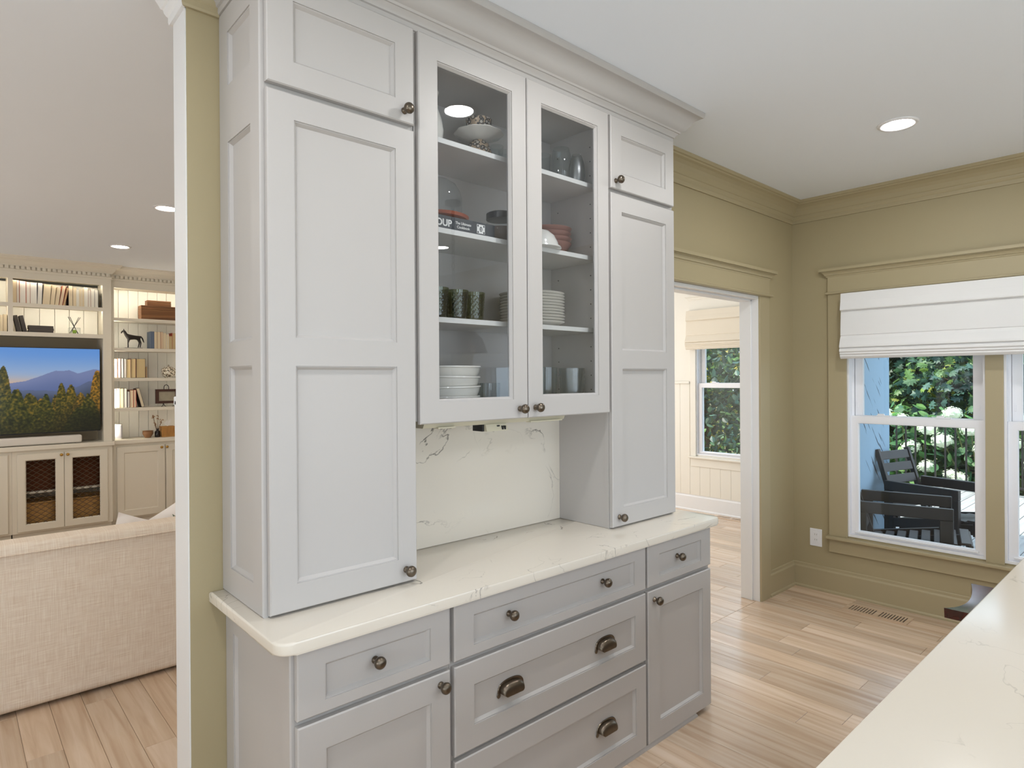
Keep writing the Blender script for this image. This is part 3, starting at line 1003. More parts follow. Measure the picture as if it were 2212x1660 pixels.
cup('teacup', 'silver patterned teacup upside down beneath the scalloped white saucer', 1.352, -.20, S1, False)
t = thing('saucer', 'scalloped white saucer between two silver patterned teacups', 'saucer', (1.352, -.20, S1 + .0790))
mb = MB(); mb.lathe([(0, 0), (.03, 0), (.066, .012), (.096, .026), (.095, .029), (.066, .016), (.03, .005), (0, .005)], 48, (1.352, -.20, S1 + .0790))
for v in mb.bm.verts:
    dx, dy = v.co.x - 1.352, v.co.y + .20
    a = math.atan2(dy, dx); q = 1 + .025 * math.cos(10 * a) * min(1, math.hypot(dx, dy) / .08)
    v.co.x, v.co.y = 1.352 + dx * q, -.20 + dy * q
obj('dish', mb, M['china'], t, 40)
cup('teacup.001', 'silver patterned teacup topmost on the scalloped white saucer', 1.352, -.20, S1 + .0845)
def tumbler(name, label, x, y, z, r0, r1, h, m, group, bulge=0.0, ridges=0):
    NB = 26 if ridges else 8
    pr = [(0, .002), (r0 * .92, .001), (r0, .006)]
    for k in range(1, NB + 1):
        q = k / NB
        pr.append((r0 + (r1 - r0) * q + bulge * math.sin(PI * q) ** 1, .006 + (h - .006) * q))
    pr += [(r1 - .0018, h)]
    for k in range(7, 0, -1):
        q = k / 8
        pr.append((r0 + (r1 - r0) * q + bulge * math.sin(PI * q) - .0022, .006 + (h - .006) * q))
    pr += [(0, .012)]
    t = thing(name, label, 'glass', (x, y, z), group)
    mb = MB(); mb.lathe(pr, 64 if ridges else 28, (x, y, z))
    if ridges:
        for v in mb.bm.verts:
            dx, dy = v.co.x - x, v.co.y - y
            rr = math.hypot(dx, dy)
            if rr > r0 * .7 and .01 < v.co.z - z < h * .9:
                a = math.atan2(dy, dx)
                q = 1 + .030 * math.sin(ridges * a) * math.sin((v.co.z - z) * 330)
                v.co.x, v.co.y = x + dx * q, y + dy * q
    obj('bowl', mb, m, t, 30 if ridges else 45)
    return t
tumbler('crystal_glass', 'small cut crystal glass beside the teacups', 1.470, -.17, S1, .022, .028, .095, M['glass'], 'clear glasses', 0, 12)
tumbler('crystal_glass.001', 'cut crystal glass behind the door stile next to the teacups', 1.532, -.15, S1, .022, .028, .095, M['glass'], 'clear glasses', 0, 12)
tumbler('drinking_glass', 'short clear glass at the middle of the top shelf', 1.705, -.20, S1, .033, .036, .105, M['glass'], 'clear glasses')
tumbler('drinking_glass.001', 'tall stemless clear glass at the middle of three on the top shelf', 1.795, -.225, S1, .034, .035, .148, M['glass'], 'clear glasses', .012)
tumbler('drinking_glass.002', 'frosted tapering glass at the hinge end of the top shelf', 1.885, -.235, S1, .032, .020, .140, M['frost'], 'clear glasses', .012)
# second shelf
t = thing('cookbook', 'black cookbook lying flat with white spine lettering beneath a glass cloche', 'book', (1.19, -.2, S2))
bk = mat('black book cloth', (62, 64, 68), 0.55)
mb = MB(); mb.box(1.06, 1.355, -.285, -.06, S2, S2 + .003); mb.box(1.06, 1.355, -.285, -.06, S2 + .047, S2 + .050); mb.box(1.06, 1.355, -.288, -.284, S2, S2 + .050, .0015); obj('cover', mb, bk, t)
mb = MB(); mb.box(1.063, 1.352, -.283, -.062, S2 + .003, S2 + .047); obj('pages', mb, mat('book pages', (226, 214, 190), 0.8), t)
PAPER = mat('white print', (236, 234, 230), 0.6)
def text(parent, s, x, y, z, size, m, align='LEFT', name='lettering', rot=(PI / 2, 0, 0), bold=0.0):
    cu = bpy.data.curves.new(name, 'FONT')
    cu.body = s
    cu.size = size
    cu.align_x = align
    cu.extrude = .0002
    cu.offset = bold
    cu.materials.append(m)
    tmp = bpy.data.objects.new(name, cu)
    COL.objects.link(tmp)
    bpy.context.view_layer.update()
    me = bpy.data.meshes.new_from_object(tmp.evaluated_get(bpy.context.evaluated_depsgraph_get()))
    bpy.data.objects.remove(tmp)
    me.name = name
    me.materials.clear()
    me.materials.append(m)
    o = bpy.data.objects.new(name, me)
    o.parent = parent
    o.location = Vector((x, y, z)) - org(parent)
    o.rotation_euler = rot
    COL.objects.link(o)
    return o
text(t, 'SOUP', 1.066, -.2884, S2 + .0125, .034, PAPER, bold=.0010)
text(t, 'The Ultimate', 1.204, -.2884, S2 + .0270, .0135, PAPER, 'CENTER', bold=.0002)
text(t, 'Cookbook', 1.204, -.2884, S2 + .0125, .0135, PAPER, 'CENTER', bold=.0002)
mb = MB(); mb.box(1.268, 1.306, -.2884, -.2879, S2 + .008, S2 + .042); em = obj('emblem', mb, PAPER, t)
mb = MB(); mb.lathe([(0, .0003), (.008, .0003), (.008, 0)], 20, (1.287, -.2884, S2 + .025), axis='y', sx=.8, sy=1.15)
for cx, cz in ((1.273, .013), (1.301, .013), (1.273, .037), (1.301, .037)):
    mb.box(cx - .003, cx + .003, -.2888, -.2884, S2 + cz - .004, S2 + cz + .003)
obj('emblem_print', mb, bk, em)
text(em, '2', 1.287, -.2890, S2 + .020, .013, PAPER, 'CENTER', 'emblem_numeral', bold=.0004)
cop = mat('terracotta glaze', (168, 92, 68), 0.3)
t = thing('glass_cloche', 'glass dome cloche on a terracotta dish standing on the black cookbook', 'cloche', (1.165, -.17, S2 + .05))
mb = MB(); mb.lathe([(0, .0005), (.085, .0005), (.118, .010), (.124, .020), (.121, .021), (.110, .012), (0, .008)], 40, (1.165, -.172, S2 + .05)); obj('dish', mb, cop, t, 40)
mb = MB(); mb.lathe([(.098, .012), (.098, .085), (.092, .115), (.076, .142), (.050, .160), (.022, .169), (0, .171)], 40, (1.165, -.172, S2 + .05)); obj('dome', mb, M['glass'], t, 40)
t, o = lathe_thing('storage_jar', 'round clear jar with dark lid at the end of the cookbook shelf', 'jar', 1.462, -.20, S2, [(0, .001), (.045, .001), (.064, .02), (.072, .05), (.066, .078), (.052, .096), (.050, .105)], M['glass'])
mb = MB(); mb.lathe([(0, .004), (.043, .004), (.061, .02), (.069, .048), (.064, .068), (0, .068)], 28, (1.462, -.20, S2)); obj('contents', mb, mat('grain in jar', (120, 104, 92), 0.8, noise_amt=.3, nscale=150), t, 40)
mb = MB(); mb.lathe([(0, .132), (.052, .132), (.058, .128), (.058, .104), (.050, .104), (0, .104)], 28, (1.462, -.20, S2)); obj('lid', mb, mat('dark jar lid', (52, 54, 58), 0.35), t, 40)
pink = mat('rose brown stoneware', (150, 108, 98), 0.35)
for k in range(4):
    z = S2 + .0005 + k * .0225
    nm = ('lowest', 'second', 'third', 'topmost')[k]
    lathe_thing('bowl' if k == 0 else 'bowl.%03d' % k, '%s rose brown bowl of the stack behind the butter dish' % nm, 'bowl', 1.815 + .002 * (k % 2), -.120, z,
                [(0, 0), (.045, 0), (.050, .005), (.074, .024), (.092, .044), (.105, .062), (.107, .066), (.104, .067), (.089, .047), (.070, .028), (.046, .011), (0, .008)], pink, 'rose brown bowls', 36)
t, o = lathe_thing('butter_dish', 'domed white china butter dish in front of the rose brown bowls', 'butter dish', 1.640, -.24, S2, [(0, .0005), (.088, .0005), (.095, .006), (.093, .012), (.084, .013), (.080, .030), (.066, .058), (.044, .078), (.016, .087), (.008, .090), (.010, .094), (.014, .102), (.010, .110), (0, .112)], M['china'], seg=36)
# third shelf: green tumblers and plates
grn = thin_glass('green pressed glass', (0.54, 0.57, 0.41), 1.5, 0.08, extra=0.03)
for k, (x, y, s) in enumerate(((1.104, -.255, 'at the hinge edge'), (1.202, -.245, 'in the middle'), (1.292, -.232, 'next to the plates'))):
    tumbler('green_tumbler' if k == 0 else 'green_tumbler.%03d' % k, 'embossed green glass tumbler of three, the one ' + s, x, y, S3, .038, .046, .108, grn, 'embossed green tumblers', 0, 16)
    tumbler('green_tumbler.%03d' % (k + 3), 'embossed green glass tumbler in the rear row, the one ' + s, x + .02, y + .11, S3, .038, .046, .108, grn, 'embossed green tumblers', 0, 16)
ORD = ['lowest', 'second lowest', 'third lowest', 'fourth lowest', 'fifth lowest', 'middle', 'fifth from the top', 'fourth from the top', 'third from the top', 'second from the top', 'topmost']
for k in range(11):
    z = S3 + .0005 + k * .0122
    lathe_thing('plate' if k == 0 else 'plate.%03d' % k, '%s white plate of the stack beside the green tumblers' % ORD[k], 'plate', 1.675 + RND.uniform(-.002, .002), -.160, z,
                [(0, 0), (.085, 0), (.092, .004), (.125, .013), (.140, .0185), (.1415, .021), (.139, .0215), (.118, .014), (.088, .0075), (0, .006)], M['china'], 'stacked white plates', 40)
# cabinet floor: serving bowls and glasses
for k in range(4):
    z = S0 + .0005 + k * .037
    nm = ('lowest', 'second', 'third', 'topmost')[k]
    t, o = lathe_thing('bowl.%03d' % (4 + k), '%s white bowl of the stack on the cabinet floor' % nm, 'bowl', 1.190 + .004 * (k % 2), -.170, z,
                [(0, 0), (.100, 0), (.106, .004), (.126, .016), (.136, .036), (.139, .052), (.144, .055), (.143, .060), (.135, .057), (.131, .038), (.121, .021), (.104, .010), (0, .009)], M['china'], 'stacked white bowls', 40)
    if k in (1, 2):
        o.rotation_euler = (math.radians(.4), math.radians((-.7, .8)[k - 1]), 0)
tumbler('drinking_glass.003', 'clear tumbler beside the white bowls on the cabinet floor', 1.395, -.10, S0, .040, .043, .105, M['glass'], 'clear glasses')
tumbler('drinking_glass.004', 'clear tumbler behind the door stile on the cabinet floor', 1.485, -.10, S0, .040, .043, .105, M['glass'], 'clear glasses')
tumbler('glass_vase', 'tall clear glass vase by the stile on the cabinet floor', 1.640, -.20, S0, .050, .055, .172, M['glass'], 'glass vases')
tumbler('glass_vase.001', 'tall clear glass vase in the middle of the cabinet floor', 1.760, -.15, S0, .052, .056, .172, M['glass'], 'glass vases')
tumbler('glass_vase.002', 'rippled clear glass vase by the hinges on the cabinet floor', 1.870, -.21, S0, .052, .058, .168, M['frost'], 'glass vases', 0, 14)
# ================================================================== kitchen: island, stool, pendant, vents, outlet
isl = tag(obj('island_countertop', slab([(.46, -1.662), (3.40, -1.662), (3.40, -2.95), (.46, -2.95)][::-1], .876, ZK, .004), M['quartz'], smooth=35), 'large cream quartz island countertop with faint grey veins', 'countertop')
t = thing('island_cabinet', 'grey island cabinet carrying the large quartz countertop', 'cabinet', (1.9, -2.4, 0))
mb = MB(); mb.box(.50, 3.36, -2.90, -1.98, .10, .876); obj('body', mb, G, t)
mb = MB(); mb.box(.56, 3.30, -2.84, -2.04, 0, .10); obj('plinth', mb, G, t)
for k in range(4):
    f, p = shaker(-3.34 + .71 * k, -3.34 + .71 * k + .70, .12, .86, 0, .018, [(-3.34 + .71 * k + .08, -3.34 + .71 * k + .62, .20, .78)], Matrix.Translation((0, -1.962, 0)) @ Matrix.Rotation(PI, 4, 'Z'))
    o = obj('back_panel', f, G, t); obj('panel', p, G, o)
# bar stool
t = thing('bar_stool', 'dark cherry wooden stool with saddle seat tucked under the island', 'stool', (3.08, -1.52, 0))
mb = MB(); bm = mb.bm
nx, ny = 12, 8
top, bot = [], []
for j in range(ny + 1):
    rt, rb = [], []
    for i in range(nx + 1):
        u, v = i / nx * 2 - 1, j / ny * 2 - 1
        x = 3.085 + .225 * u
        y = -1.545 + .165 * v - .035 * (1 - u * u) * (1 if v > 0 else -1) * abs(v)
        rt.append(bm.verts.new((x, y, .598 + .020 * u * u)))
        rb.append(bm.verts.new((3.085 + .218 * u, y, .562 + .014 * u * u)))
    top.append(rt); bot.append(rb)
for j in range(ny):
    for i in range(nx):
        bm.faces.new((top[j][i], top[j][i + 1], top[j + 1][i + 1], top[j + 1][i]))
        bm.faces.new((bot[j][i], bot[j + 1][i], bot[j + 1][i + 1], bot[j][i + 1]))
for i in range(nx):
    bm.faces.new((top[0][i], bot[0][i], bot[0][i + 1], top[0][i + 1])); bm.faces.new((top[ny][i], top[ny][i + 1], bot[ny][i + 1], bot[ny][i]))
for j in range(ny):
    bm.faces.new((top[j][0], top[j + 1][0], bot[j + 1][0], bot[j][0])); bm.faces.new((top[j][nx], bot[j][nx], bot[j + 1][nx], top[j + 1][nx]))
es = [e for e in bm.edges if len(e.link_faces) == 2 and e.calc_face_angle(0) > 1.0]
bmesh.ops.bevel(bm, geom=es, offset=.006, segments=2, affect='EDGES', profile=.5)
obj('seat', mb, M['cherry'], t, 40)
for sx in (-1, 1):
    for sy in (-1, 1):
        mb = MB(); mb.tube([(3.085 + sx * .15, -1.545 + sy * .10, .575), (3.085 + sx * .20, -1.545 + sy * .15, 0.0)], [.018, .014], 10); obj('leg', mb, M['cherry'], t, 40)
for sy in (-1, 1):
    mb = MB(); mb.tube([(3.085 - .185, -1.545 + sy * .135, .17), (3.085 + .185, -1.545 + sy * .135, .17)], .010, 8); obj('stretcher', mb, M['cherry'], t, 40)
for sx in (-1, 1):
    mb = MB(); mb.tube([(3.085 + sx * .178, -1.545 - .128, .25), (3.085 + sx * .178, -1.545 + .128, .25)], .010, 8); obj('stretcher', mb, M['cherry'], t, 40)
# pendant over the island: seen mirrored in the glass doors
t = thing('pendant_lamp', 'brown dome pendant lamp hanging on a chain above the island', 'pendant lamp', (2.56, -2.289, ZC))
pm = mat('brown enamel', (112, 98, 88), 0.3, 0.4)
mb = MB(); mb.lathe([(0, -.002), (.058, -.002), (.058, -.028), (.050, -.034), (0, -.036)], 32, (2.56, -2.289, ZC)); obj('ceiling_canopy', mb, pm, t, 40)
mb = MB()
for k in range(20):
    z = ZC - .045 - k * .043
    a = (k % 2) * PI / 2
    pts = [(2.56 + .011 * math.cos(q) * math.cos(a), -2.289 + .011 * math.cos(q) * math.sin(a), z + .028 * math.sin(q)) for q in [2 * PI * i / 12 for i in range(13)]]
    mb.tube(pts, .0035, 6, False)
obj('chain', mb, M['black'], t, 60)
mb = MB(); mb.lathe([(.03, 2.0 - ZC), (.05, 1.995 - ZC), (.13, 1.955 - ZC), (.21, 1.875 - ZC), (.25, 1.77 - ZC), (.246, 1.77 - ZC), (.206, 1.87 - ZC), (.128, 1.948 - ZC), (.03, 1.99 - ZC)], 40, (2.56, -2.289, ZC)); obj('lamp_shade', mb, pm, t, 40)
mb = MB(); mb.ball((2.56, -2.289, 1.86), .045, 2); obj('bulb', mb, emis('pendant bulb', (255, 226, 180), 12), t, 60)
# outlet on the window wall
t = thing('wall_outlet', 'white wall outlet plate low on the olive wall beside the window', 'outlet', (XR, -.166, .387))
mx = facing_x(XR)
mb = MB(mx); mb.box(.123, .209, -.006, 0, .322, .451, .002); obj('cover_plate', mb, M['vinyl'], t)
for z in (.3535, .3925):
    mb = MB(mx); mb.box(.149, .183, -.0075, -.005, z, z + .035, .0015); o = obj('receptacle', mb, M['vinyl'], t)
    for u in (.158, .172):
        mb = MB(mx); mb.box(u, u + .002, -.0078, -.0073, z + .012, z + .022); obj('slot', mb, M['bronze'], o)
# floor registers
def register(name, label, x0, x1, y0, y1, n):
    t = thing(name, label, 'floor vent', ((x0 + x1) / 2, (y0 + y1) / 2, 0))
    cx = (x0 + x1) / 2
    ym = (y0 + y1) / 2
    L_ = (y1 - y0) / 2
    ops = []
    for g0 in (y0 + .022, ym + .012):
        ln = L_ - .034
        for k in range(n):
            a = g0 + ln * k / n
            ops.append((x0 + .022, x1 - .022, a + .002, a + ln / n * .58))
    mb = MB(Matrix(((1, 0, 0, 0), (0, 0, 1, 0), (0, 1, 0, 0), (0, 0, 0, 1)))); mb.holes(x0, x1, y0, y1, .0005, .006, ops); obj('grille', mb, M['oak'], t)
    mb = MB(); mb.box(x0 + .01, x1 - .01, y0 + .01, y1 - .01, .0003, .0009); obj('duct_shade_sheet', mb, M['dark'], t)  # thin near-black sheet painted in for the shade below the slots
register('floor_vent', 'slotted oak floor vent under the kitchen window', 4.300, 4.452, -.835, -.450, 9)
register('floor_vent.001', 'slotted oak floor vent in the white room seen through the doorway', 6.215, 6.335, 1.25, 1.635, 9)

# ================================================================== living room
V = M['ivory']
YC, YR = 6.17, 6.24
PANEL = mat('bookcase back paint', (244, 241, 232), 0.5)
def board_row(parent, x0, x1, z0, z1, y, wdt, name='back_board'):
    n = max(1, round((x1 - x0) / wdt)); wd = (x1 - x0) / n
    for i in range(n):
        mb = MB(); mb.box(x0 + i * wd + .0015, x0 + (i + 1) * wd - .0015, y, y + .012, z0, z1, .003); obj(name, mb, PANEL, parent)
# centre media wall
t = thing('media_bookcase', 'ivory built-in bookcase with cubbies above the television niche', 'bookcase', (.30, YC + .2, .905))
TOP = 2.785
mb = MB(); mb.holes(-.60, 1.185, .906, TOP, YC, YC + .022, [(-.515, .275, 2.405, 2.658), (.316, 1.105, 2.405, 2.658), (-.515, .275, 2.103, 2.365), (.316, 1.105, 2.103, 2.365), (-.515, 1.105, .80, 2.060)]); obj('face_frame', mb, V, t)
for za, zb in ((2.386, 2.403), (2.066, 2.102), (2.684, 2.70)):
    mb = MB(); mb.box(-.585, 1.170, YC + .022, YC + .32, za, zb); obj('shelf', mb, V, t)
for x in (-.535, .2955, 1.125):
    mb = MB(); mb.box(x - .018, x + .018, YC + .022, YC + .32, 2.068, 2.70); obj('divider', mb, V, t)
for x in (-.56, 1.128):
    mb = MB(); mb.box(x - .02, x + .02, YC + .022, YC + .40, .906, 2.068); obj('niche_side', mb, V, t)
mb = MB(); mb.box(-.60, 1.185, YC + .40, YC + .42, .906, 2.10); obj('niche_back', mb, mat('niche back paint', (196, 180, 152), .6), t)
board_row(t, -.515, 1.105, 2.09, 2.66, YC + .318, .131)
mb = MB(); mb.box(-.60, 1.185, YC + .02, YC + .33, 2.693, TOP); obj('header', mb, V, t)
for x0, x1 in ((-.51, .27), (.32, 1.10)):
    for z in (2.672, 2.374):
        mb = MB(); mb.box(x0, x1, YC + .024, YC + .036, z, z + .009); obj('light_strip', mb, M['strip'], t)
# bookcase with open bays
t = thing('open_bookcase', 'ivory built-in bookcase with five lit open shelves beside the television', 'bookcase', (1.70, YR + .2, .905))
mb = MB(); mb.holes(1.186, 2.40, .906, TOP, YR, YR + .022, [(1.224, 2.34, .80, 2.650)]); obj('face_frame', mb, V, t)
for z in (2.309, 1.963, 1.617, 1.270):
    mb = MB(); mb.box(1.218, 2.345, YR + .004, YR + .30, z - .037, z, .003); obj('shelf', mb, V, t)
for x in (1.206, 2.36):
    mb = MB(); mb.box(x - .012, x + .012, YR + .022, YR + .32, .906, 2.70); obj('side_panel', mb, V, t)
mb = MB(); mb.box(1.19, 2.38, YR + .022, YR + .32, 2.664, TOP); obj('header', mb, V, t)
board_row(t, 1.218, 2.348, .906, 2.664, YR + .305, .105)
for x in (1.2215, 2.3445):
    mb = MB(); mb.box(x - .0035, x + .0035, YR + .012, YR + .03, .95, 2.64); obj('light_strip', mb, M['strip'], t)
mb = MB(); mb.box(1.24, 2.33, YR + .024, YR + .036, 2.654, 2.663); obj('light_strip', mb, M['strip'], t)
# dentil cornice
CL = [(0, -.100), (.012, -.100), (.014, -.090), (.030, -.074), (.052, -.046), (.078, -.030), (.084, -.020), (.094, -.016), (.098, 0), (0, 0)]
mb = MB(); mb.sweep(CL, [(-.60, 6.74), (-.60, YC), (1.186, YC), (1.186, YR), (2.47, YR)], z0=ZC)
# a frieze behind the cornice
t = thing('dentil_cornice', 'ivory cornice with a dentil row above the bookcases', 'cornice', (.9, YC, ZC - .1))
obj('crown', mb, V, t)
mb = MB(); mb.box(-.595, 1.186, YC + .001, YC + .3, TOP, ZC); mb.box(1.186, 2.47, YR + .001, YR + .3, TOP, ZC); obj('frieze', mb, V, t)
mb = MB(); mb.sweep([(0, -.030), (.006, -.026), (.008, -.004), (.006, 0), (0, 0)], [(-.60, 6.74), (-.60, YC), (1.186, YC), (1.186, YR), (2.47, YR)], z0=2.755); obj('dentil_backing', mb, V, t)
mb = MB()
for k in range(40):
    x = -.59 + k * .0443
    mb.box(x, x + .029, YC - .020, YC - .002, 2.755, 2.784)
for k in range(29):
    x = 1.197 + k * .0443
    mb.box(x, x + .029, YR - .020, YR - .002, 2.755, 2.784)
obj('dentil_row', mb, V, t, kind='stuff')
# base cabinets and their tops
def base_unit(name, label, x0, x1, y0, feet, doors, lat=False):
    t = thing(name, label, 'cabinet', ((x0 + x1) / 2, y0 + .25, ZL))
    hole = [(d[2][0], d[2][1], d[2][2], d[2][3]) for d in doors if d[4]]
    mb = MB(); mb.holes(x0, x1, ZL + .09, .856, y0, y0 + .02, [(h[0] - .03, h[1] + .03, h[2] - .03, h[3] + .03) for h in hole])
    mb.box(x0, x0 + .02, y0 + .02, y0 + .50, ZL + .09, .856); mb.box(x1 - .02, x1, y0 + .02, y0 + .50, ZL + .09, .856)
    mb.box(x0, x1, y0 + .48, y0 + .50, ZL + .09, .856); mb.box(x0, x1, y0 + .02, y0 + .50, ZL + .09, ZL + .11)
    obj('body', mb, V, t)
    mb = MB(); mb.box(x0 + .005, x1 - .005, y0 + .045, y0 + .48, ZL, ZL + .09); obj('toe_kick', mb, V, t)
    for u0, u1, op, kx, lattice in doors:
        f, p = shaker(u0, u1, .012, .823, y0 - .021, .020, [op], through=lattice)
        d = obj('door', f, V, t)
        if not lattice:
            obj('panel', p, V, d)
        else:
            mb = MB()
            a0, a1, b0, b1 = op[0] + .008, op[1] - .008, op[2] + .008, op[3] - .008
            st = .0565; sl = 1.0
            hgt = .052
            n = 26
            for s_ in (1, -1):
                for k in range(-n, n):
                    c0 = b0 + k * hgt * 1.0
                    xs0, xs1 = a0, a1
                    za, zb = (c0, c0 + (a1 - a0) * .72) if s_ > 0 else (c0 + (a1 - a0) * .72, c0)
                    # clip to the opening
                    if max(za, zb) <= b0 or min(za, zb) >= b1:
                        continue
                    def atz(z):
                        return a0 + (z - za) / (zb - za) * (a1 - a0)
                    pa, pb = [a0, za], [a1, zb]
                    for pnt in (pa, pb):
                        if pnt[1] < b0: pnt[0], pnt[1] = atz(b0), b0
                        if pnt[1] > b1: pnt[0], pnt[1] = atz(b1), b1
                    yy = y0 - .008 + (.002 if s_ > 0 else 0)
                    mb.tube([(pa[0], yy, pa[1]), (pb[0], yy, pb[1])], .0030, 4)
            obj('lattice', mb, M['bronze'], d)
        knob(d, kx, y0 - .021, .794, M['brass'], 1.0)
    if lat:
        mb = MB(); mb.box(x0 + .022, x1 - .022, y0 + .05, y0 + .47, .395, .415); obj('shelf', mb, V, t)
    return t
base_unit('lattice_cabinet', 'ivory cabinet with two lattice doors holding woven baskets', .296, 1.186, YC, 0, [(.338, .737, (.402, .672, .078, .760), .712, True), (.741, 1.139, (.805, 1.075, .077, .760), .768, True)], True)
base_unit('lattice_cabinet.001', 'ivory lattice door cabinet cut off by the edge below the television', -.60, .295, YC, 0, [(-.525, -.135, (-.46, -.20, .077, .760), -.16, True), (-.130, .264, (-.065, .200, .077, .760), -.105, True)], True)
base_unit('panel_cabinet', 'ivory cabinet with plain paneled doors below the open shelves', 1.187, 2.40, YR, 0, [(1.239, 1.732, (1.307, 1.662, .086, .756), 1.692, False), (1.743, 2.236, (1.811, 2.166, .086, .756), 1.750, False)])
mb = MB(); mb.box(-.62, 1.206, YC - .035, YC + .50, .857, .905, .006)
tag(obj('console_top', mb, V), 'ivory console top under the television and soundbar', 'countertop')
mb = MB(); mb.box(1.207, 2.42, YR - .035, YR + .50, .857, .905, .006)
tag(obj('console_top.001', mb, V), 'ivory console top under the lit open shelves', 'countertop')
# baskets behind the lattice
def basket(name, label, x, y, z, w, d, h, rgb):
    t = thing(name, label, 'basket', (x, y, z), 'woven baskets')
    key = 'weave %d' % rgb[0]
    m = M.get(key) or mat(key, rgb, .8, noise_amt=.35, nscale=60, stretch=(.3, .3, 1.6))
    M[key] = m
    mb = MB(); bm = mb.bm
    rings = []
    n = 26
    nr = 22
    for k in range(nr * 2 + 1):
        zz = h * k / (nr * 2)
        bul = .006 * (k % 2) + .012 * math.sin(PI * zz / h)
        row = []
        for i in range(n):
            a = 2 * PI * i / n
            ca, sa = math.cos(a), math.sin(a)
            ex = lambda v: math.copysign(abs(v) ** .55, v)
            row.append(bm.verts.new((x + (w / 2 - .02 + bul) * ex(ca), y + (d / 2 - .02 + bul) * ex(sa), z + zz)))
        rings.append(row)
    for A, B in zip(rings, rings[1:]):
        for i in range(n):
            bm.faces.new((A[i], A[(i + 1) % n], B[(i + 1) % n], B[i]))
    bm.faces.new(rings[0][::-1])
    obj('weave', mb, m, t)
    mb = MB(); pts = [(x + (w / 2 - .008) * math.copysign(abs(math.cos(a)) ** .55, math.cos(a)), y + (d / 2 - .008) * math.copysign(abs(math.sin(a)) ** .55, math.sin(a)), z + h) for a in [2 * PI * i / 32 for i in range(33)]]
    mb.tube(pts, .009, 8, False); obj('rim', mb, m, t, 60)
for i, (x, nm) in enumerate(((.525, 'by the cabinet middle'), (.955, 'under the niche end'), (.075, 'by the cut off door'))):
    basket('woven_basket' if i == 0 else 'woven_basket.%03d' % i, 'tan woven basket on the lattice cabinet floor, the one ' + nm, x, YC + .26, ZL + .111, .38, .36, .27, (206, 164, 106))
    basket('woven_basket.%03d' % (i + 3), 'dark brown woven basket on the lattice cabinet shelf, the one ' + nm, x, YC + .26, .416, .39, .36, .33, (92, 50, 26))

# television
t = thing('television', 'large flat television showing mountains above autumn trees', 'television', (.29, YC + .06, 1.04))
TX0, TX1, TZ0, TZ1, TY = -.49, 1.082, 1.038, 1.940, YC + .07
mb = MB(); mb.box(TX0 - .006, TX1 + .006, TY, TY + .035, TZ0 - .012, TZ1 + .006, .003); obj('housing', mb, M['black'], t)
mb = MB(); mb.box(.15, .45, TY + .035, YC + .40, 1.35, 1.60); obj('wall_mount', mb, M['black'], t)
NU, NV = 330, 190
cols, verts, faces = [], [], []
RIDGE = [(0, .60), (.44, .555), (.50, .585), (.58, .61), (.65, .66), (.70, .70), (.745, .735), (.78, .728), (.82, .735), (.87, .70), (.91, .72), (.96, .75), (1.01, .745)]
NEAR = [(0, .5), (.44, .50), (.6, .50), (.75, .49), (.86, .53), (.93, .60), (1.01, .62)]
def pl(P, u):
    for (a, b_), (c, d) in zip(P, P[1:]):
        if u <= c: return b_ + (d - b_) * (u - a) / (c - a)
    return P[-1][1]
def sm(a, b, x):
    q = min(1, max(0, (x - a) / (b - a))); return q * q * (3 - 2 * q)
def mixc(a, b, q):
    return tuple(p + (r - p) * q for p, r in zip(a, b))
tree_tops = []
rr = random.Random(5)
for k in range(46):
    tree_tops.append((rr.uniform(0, 1), rr.uniform(.26, .46), rr.uniform(.025, .055), rr.random()))
tree_tops += [(.462, .79, .042, .3), (.43, .5, .08, .2), (.53, .52, .05, .2), (.60, .47, .05, .35), (.68, .40, .06, .25), (.775, .585, .035, .4), (.83, .565, .04, .5), (.885, .46, .05, .6), (.985, .745, .045, .9), (1.0, .60, .06, .85), (.93, .40, .06, .3), (.53, .38, .07, .2), (.90, .30, .08, .1), (.05, .6, .06, .5), (.2, .55, .07, .4), (.3, .48, .07, .3)]
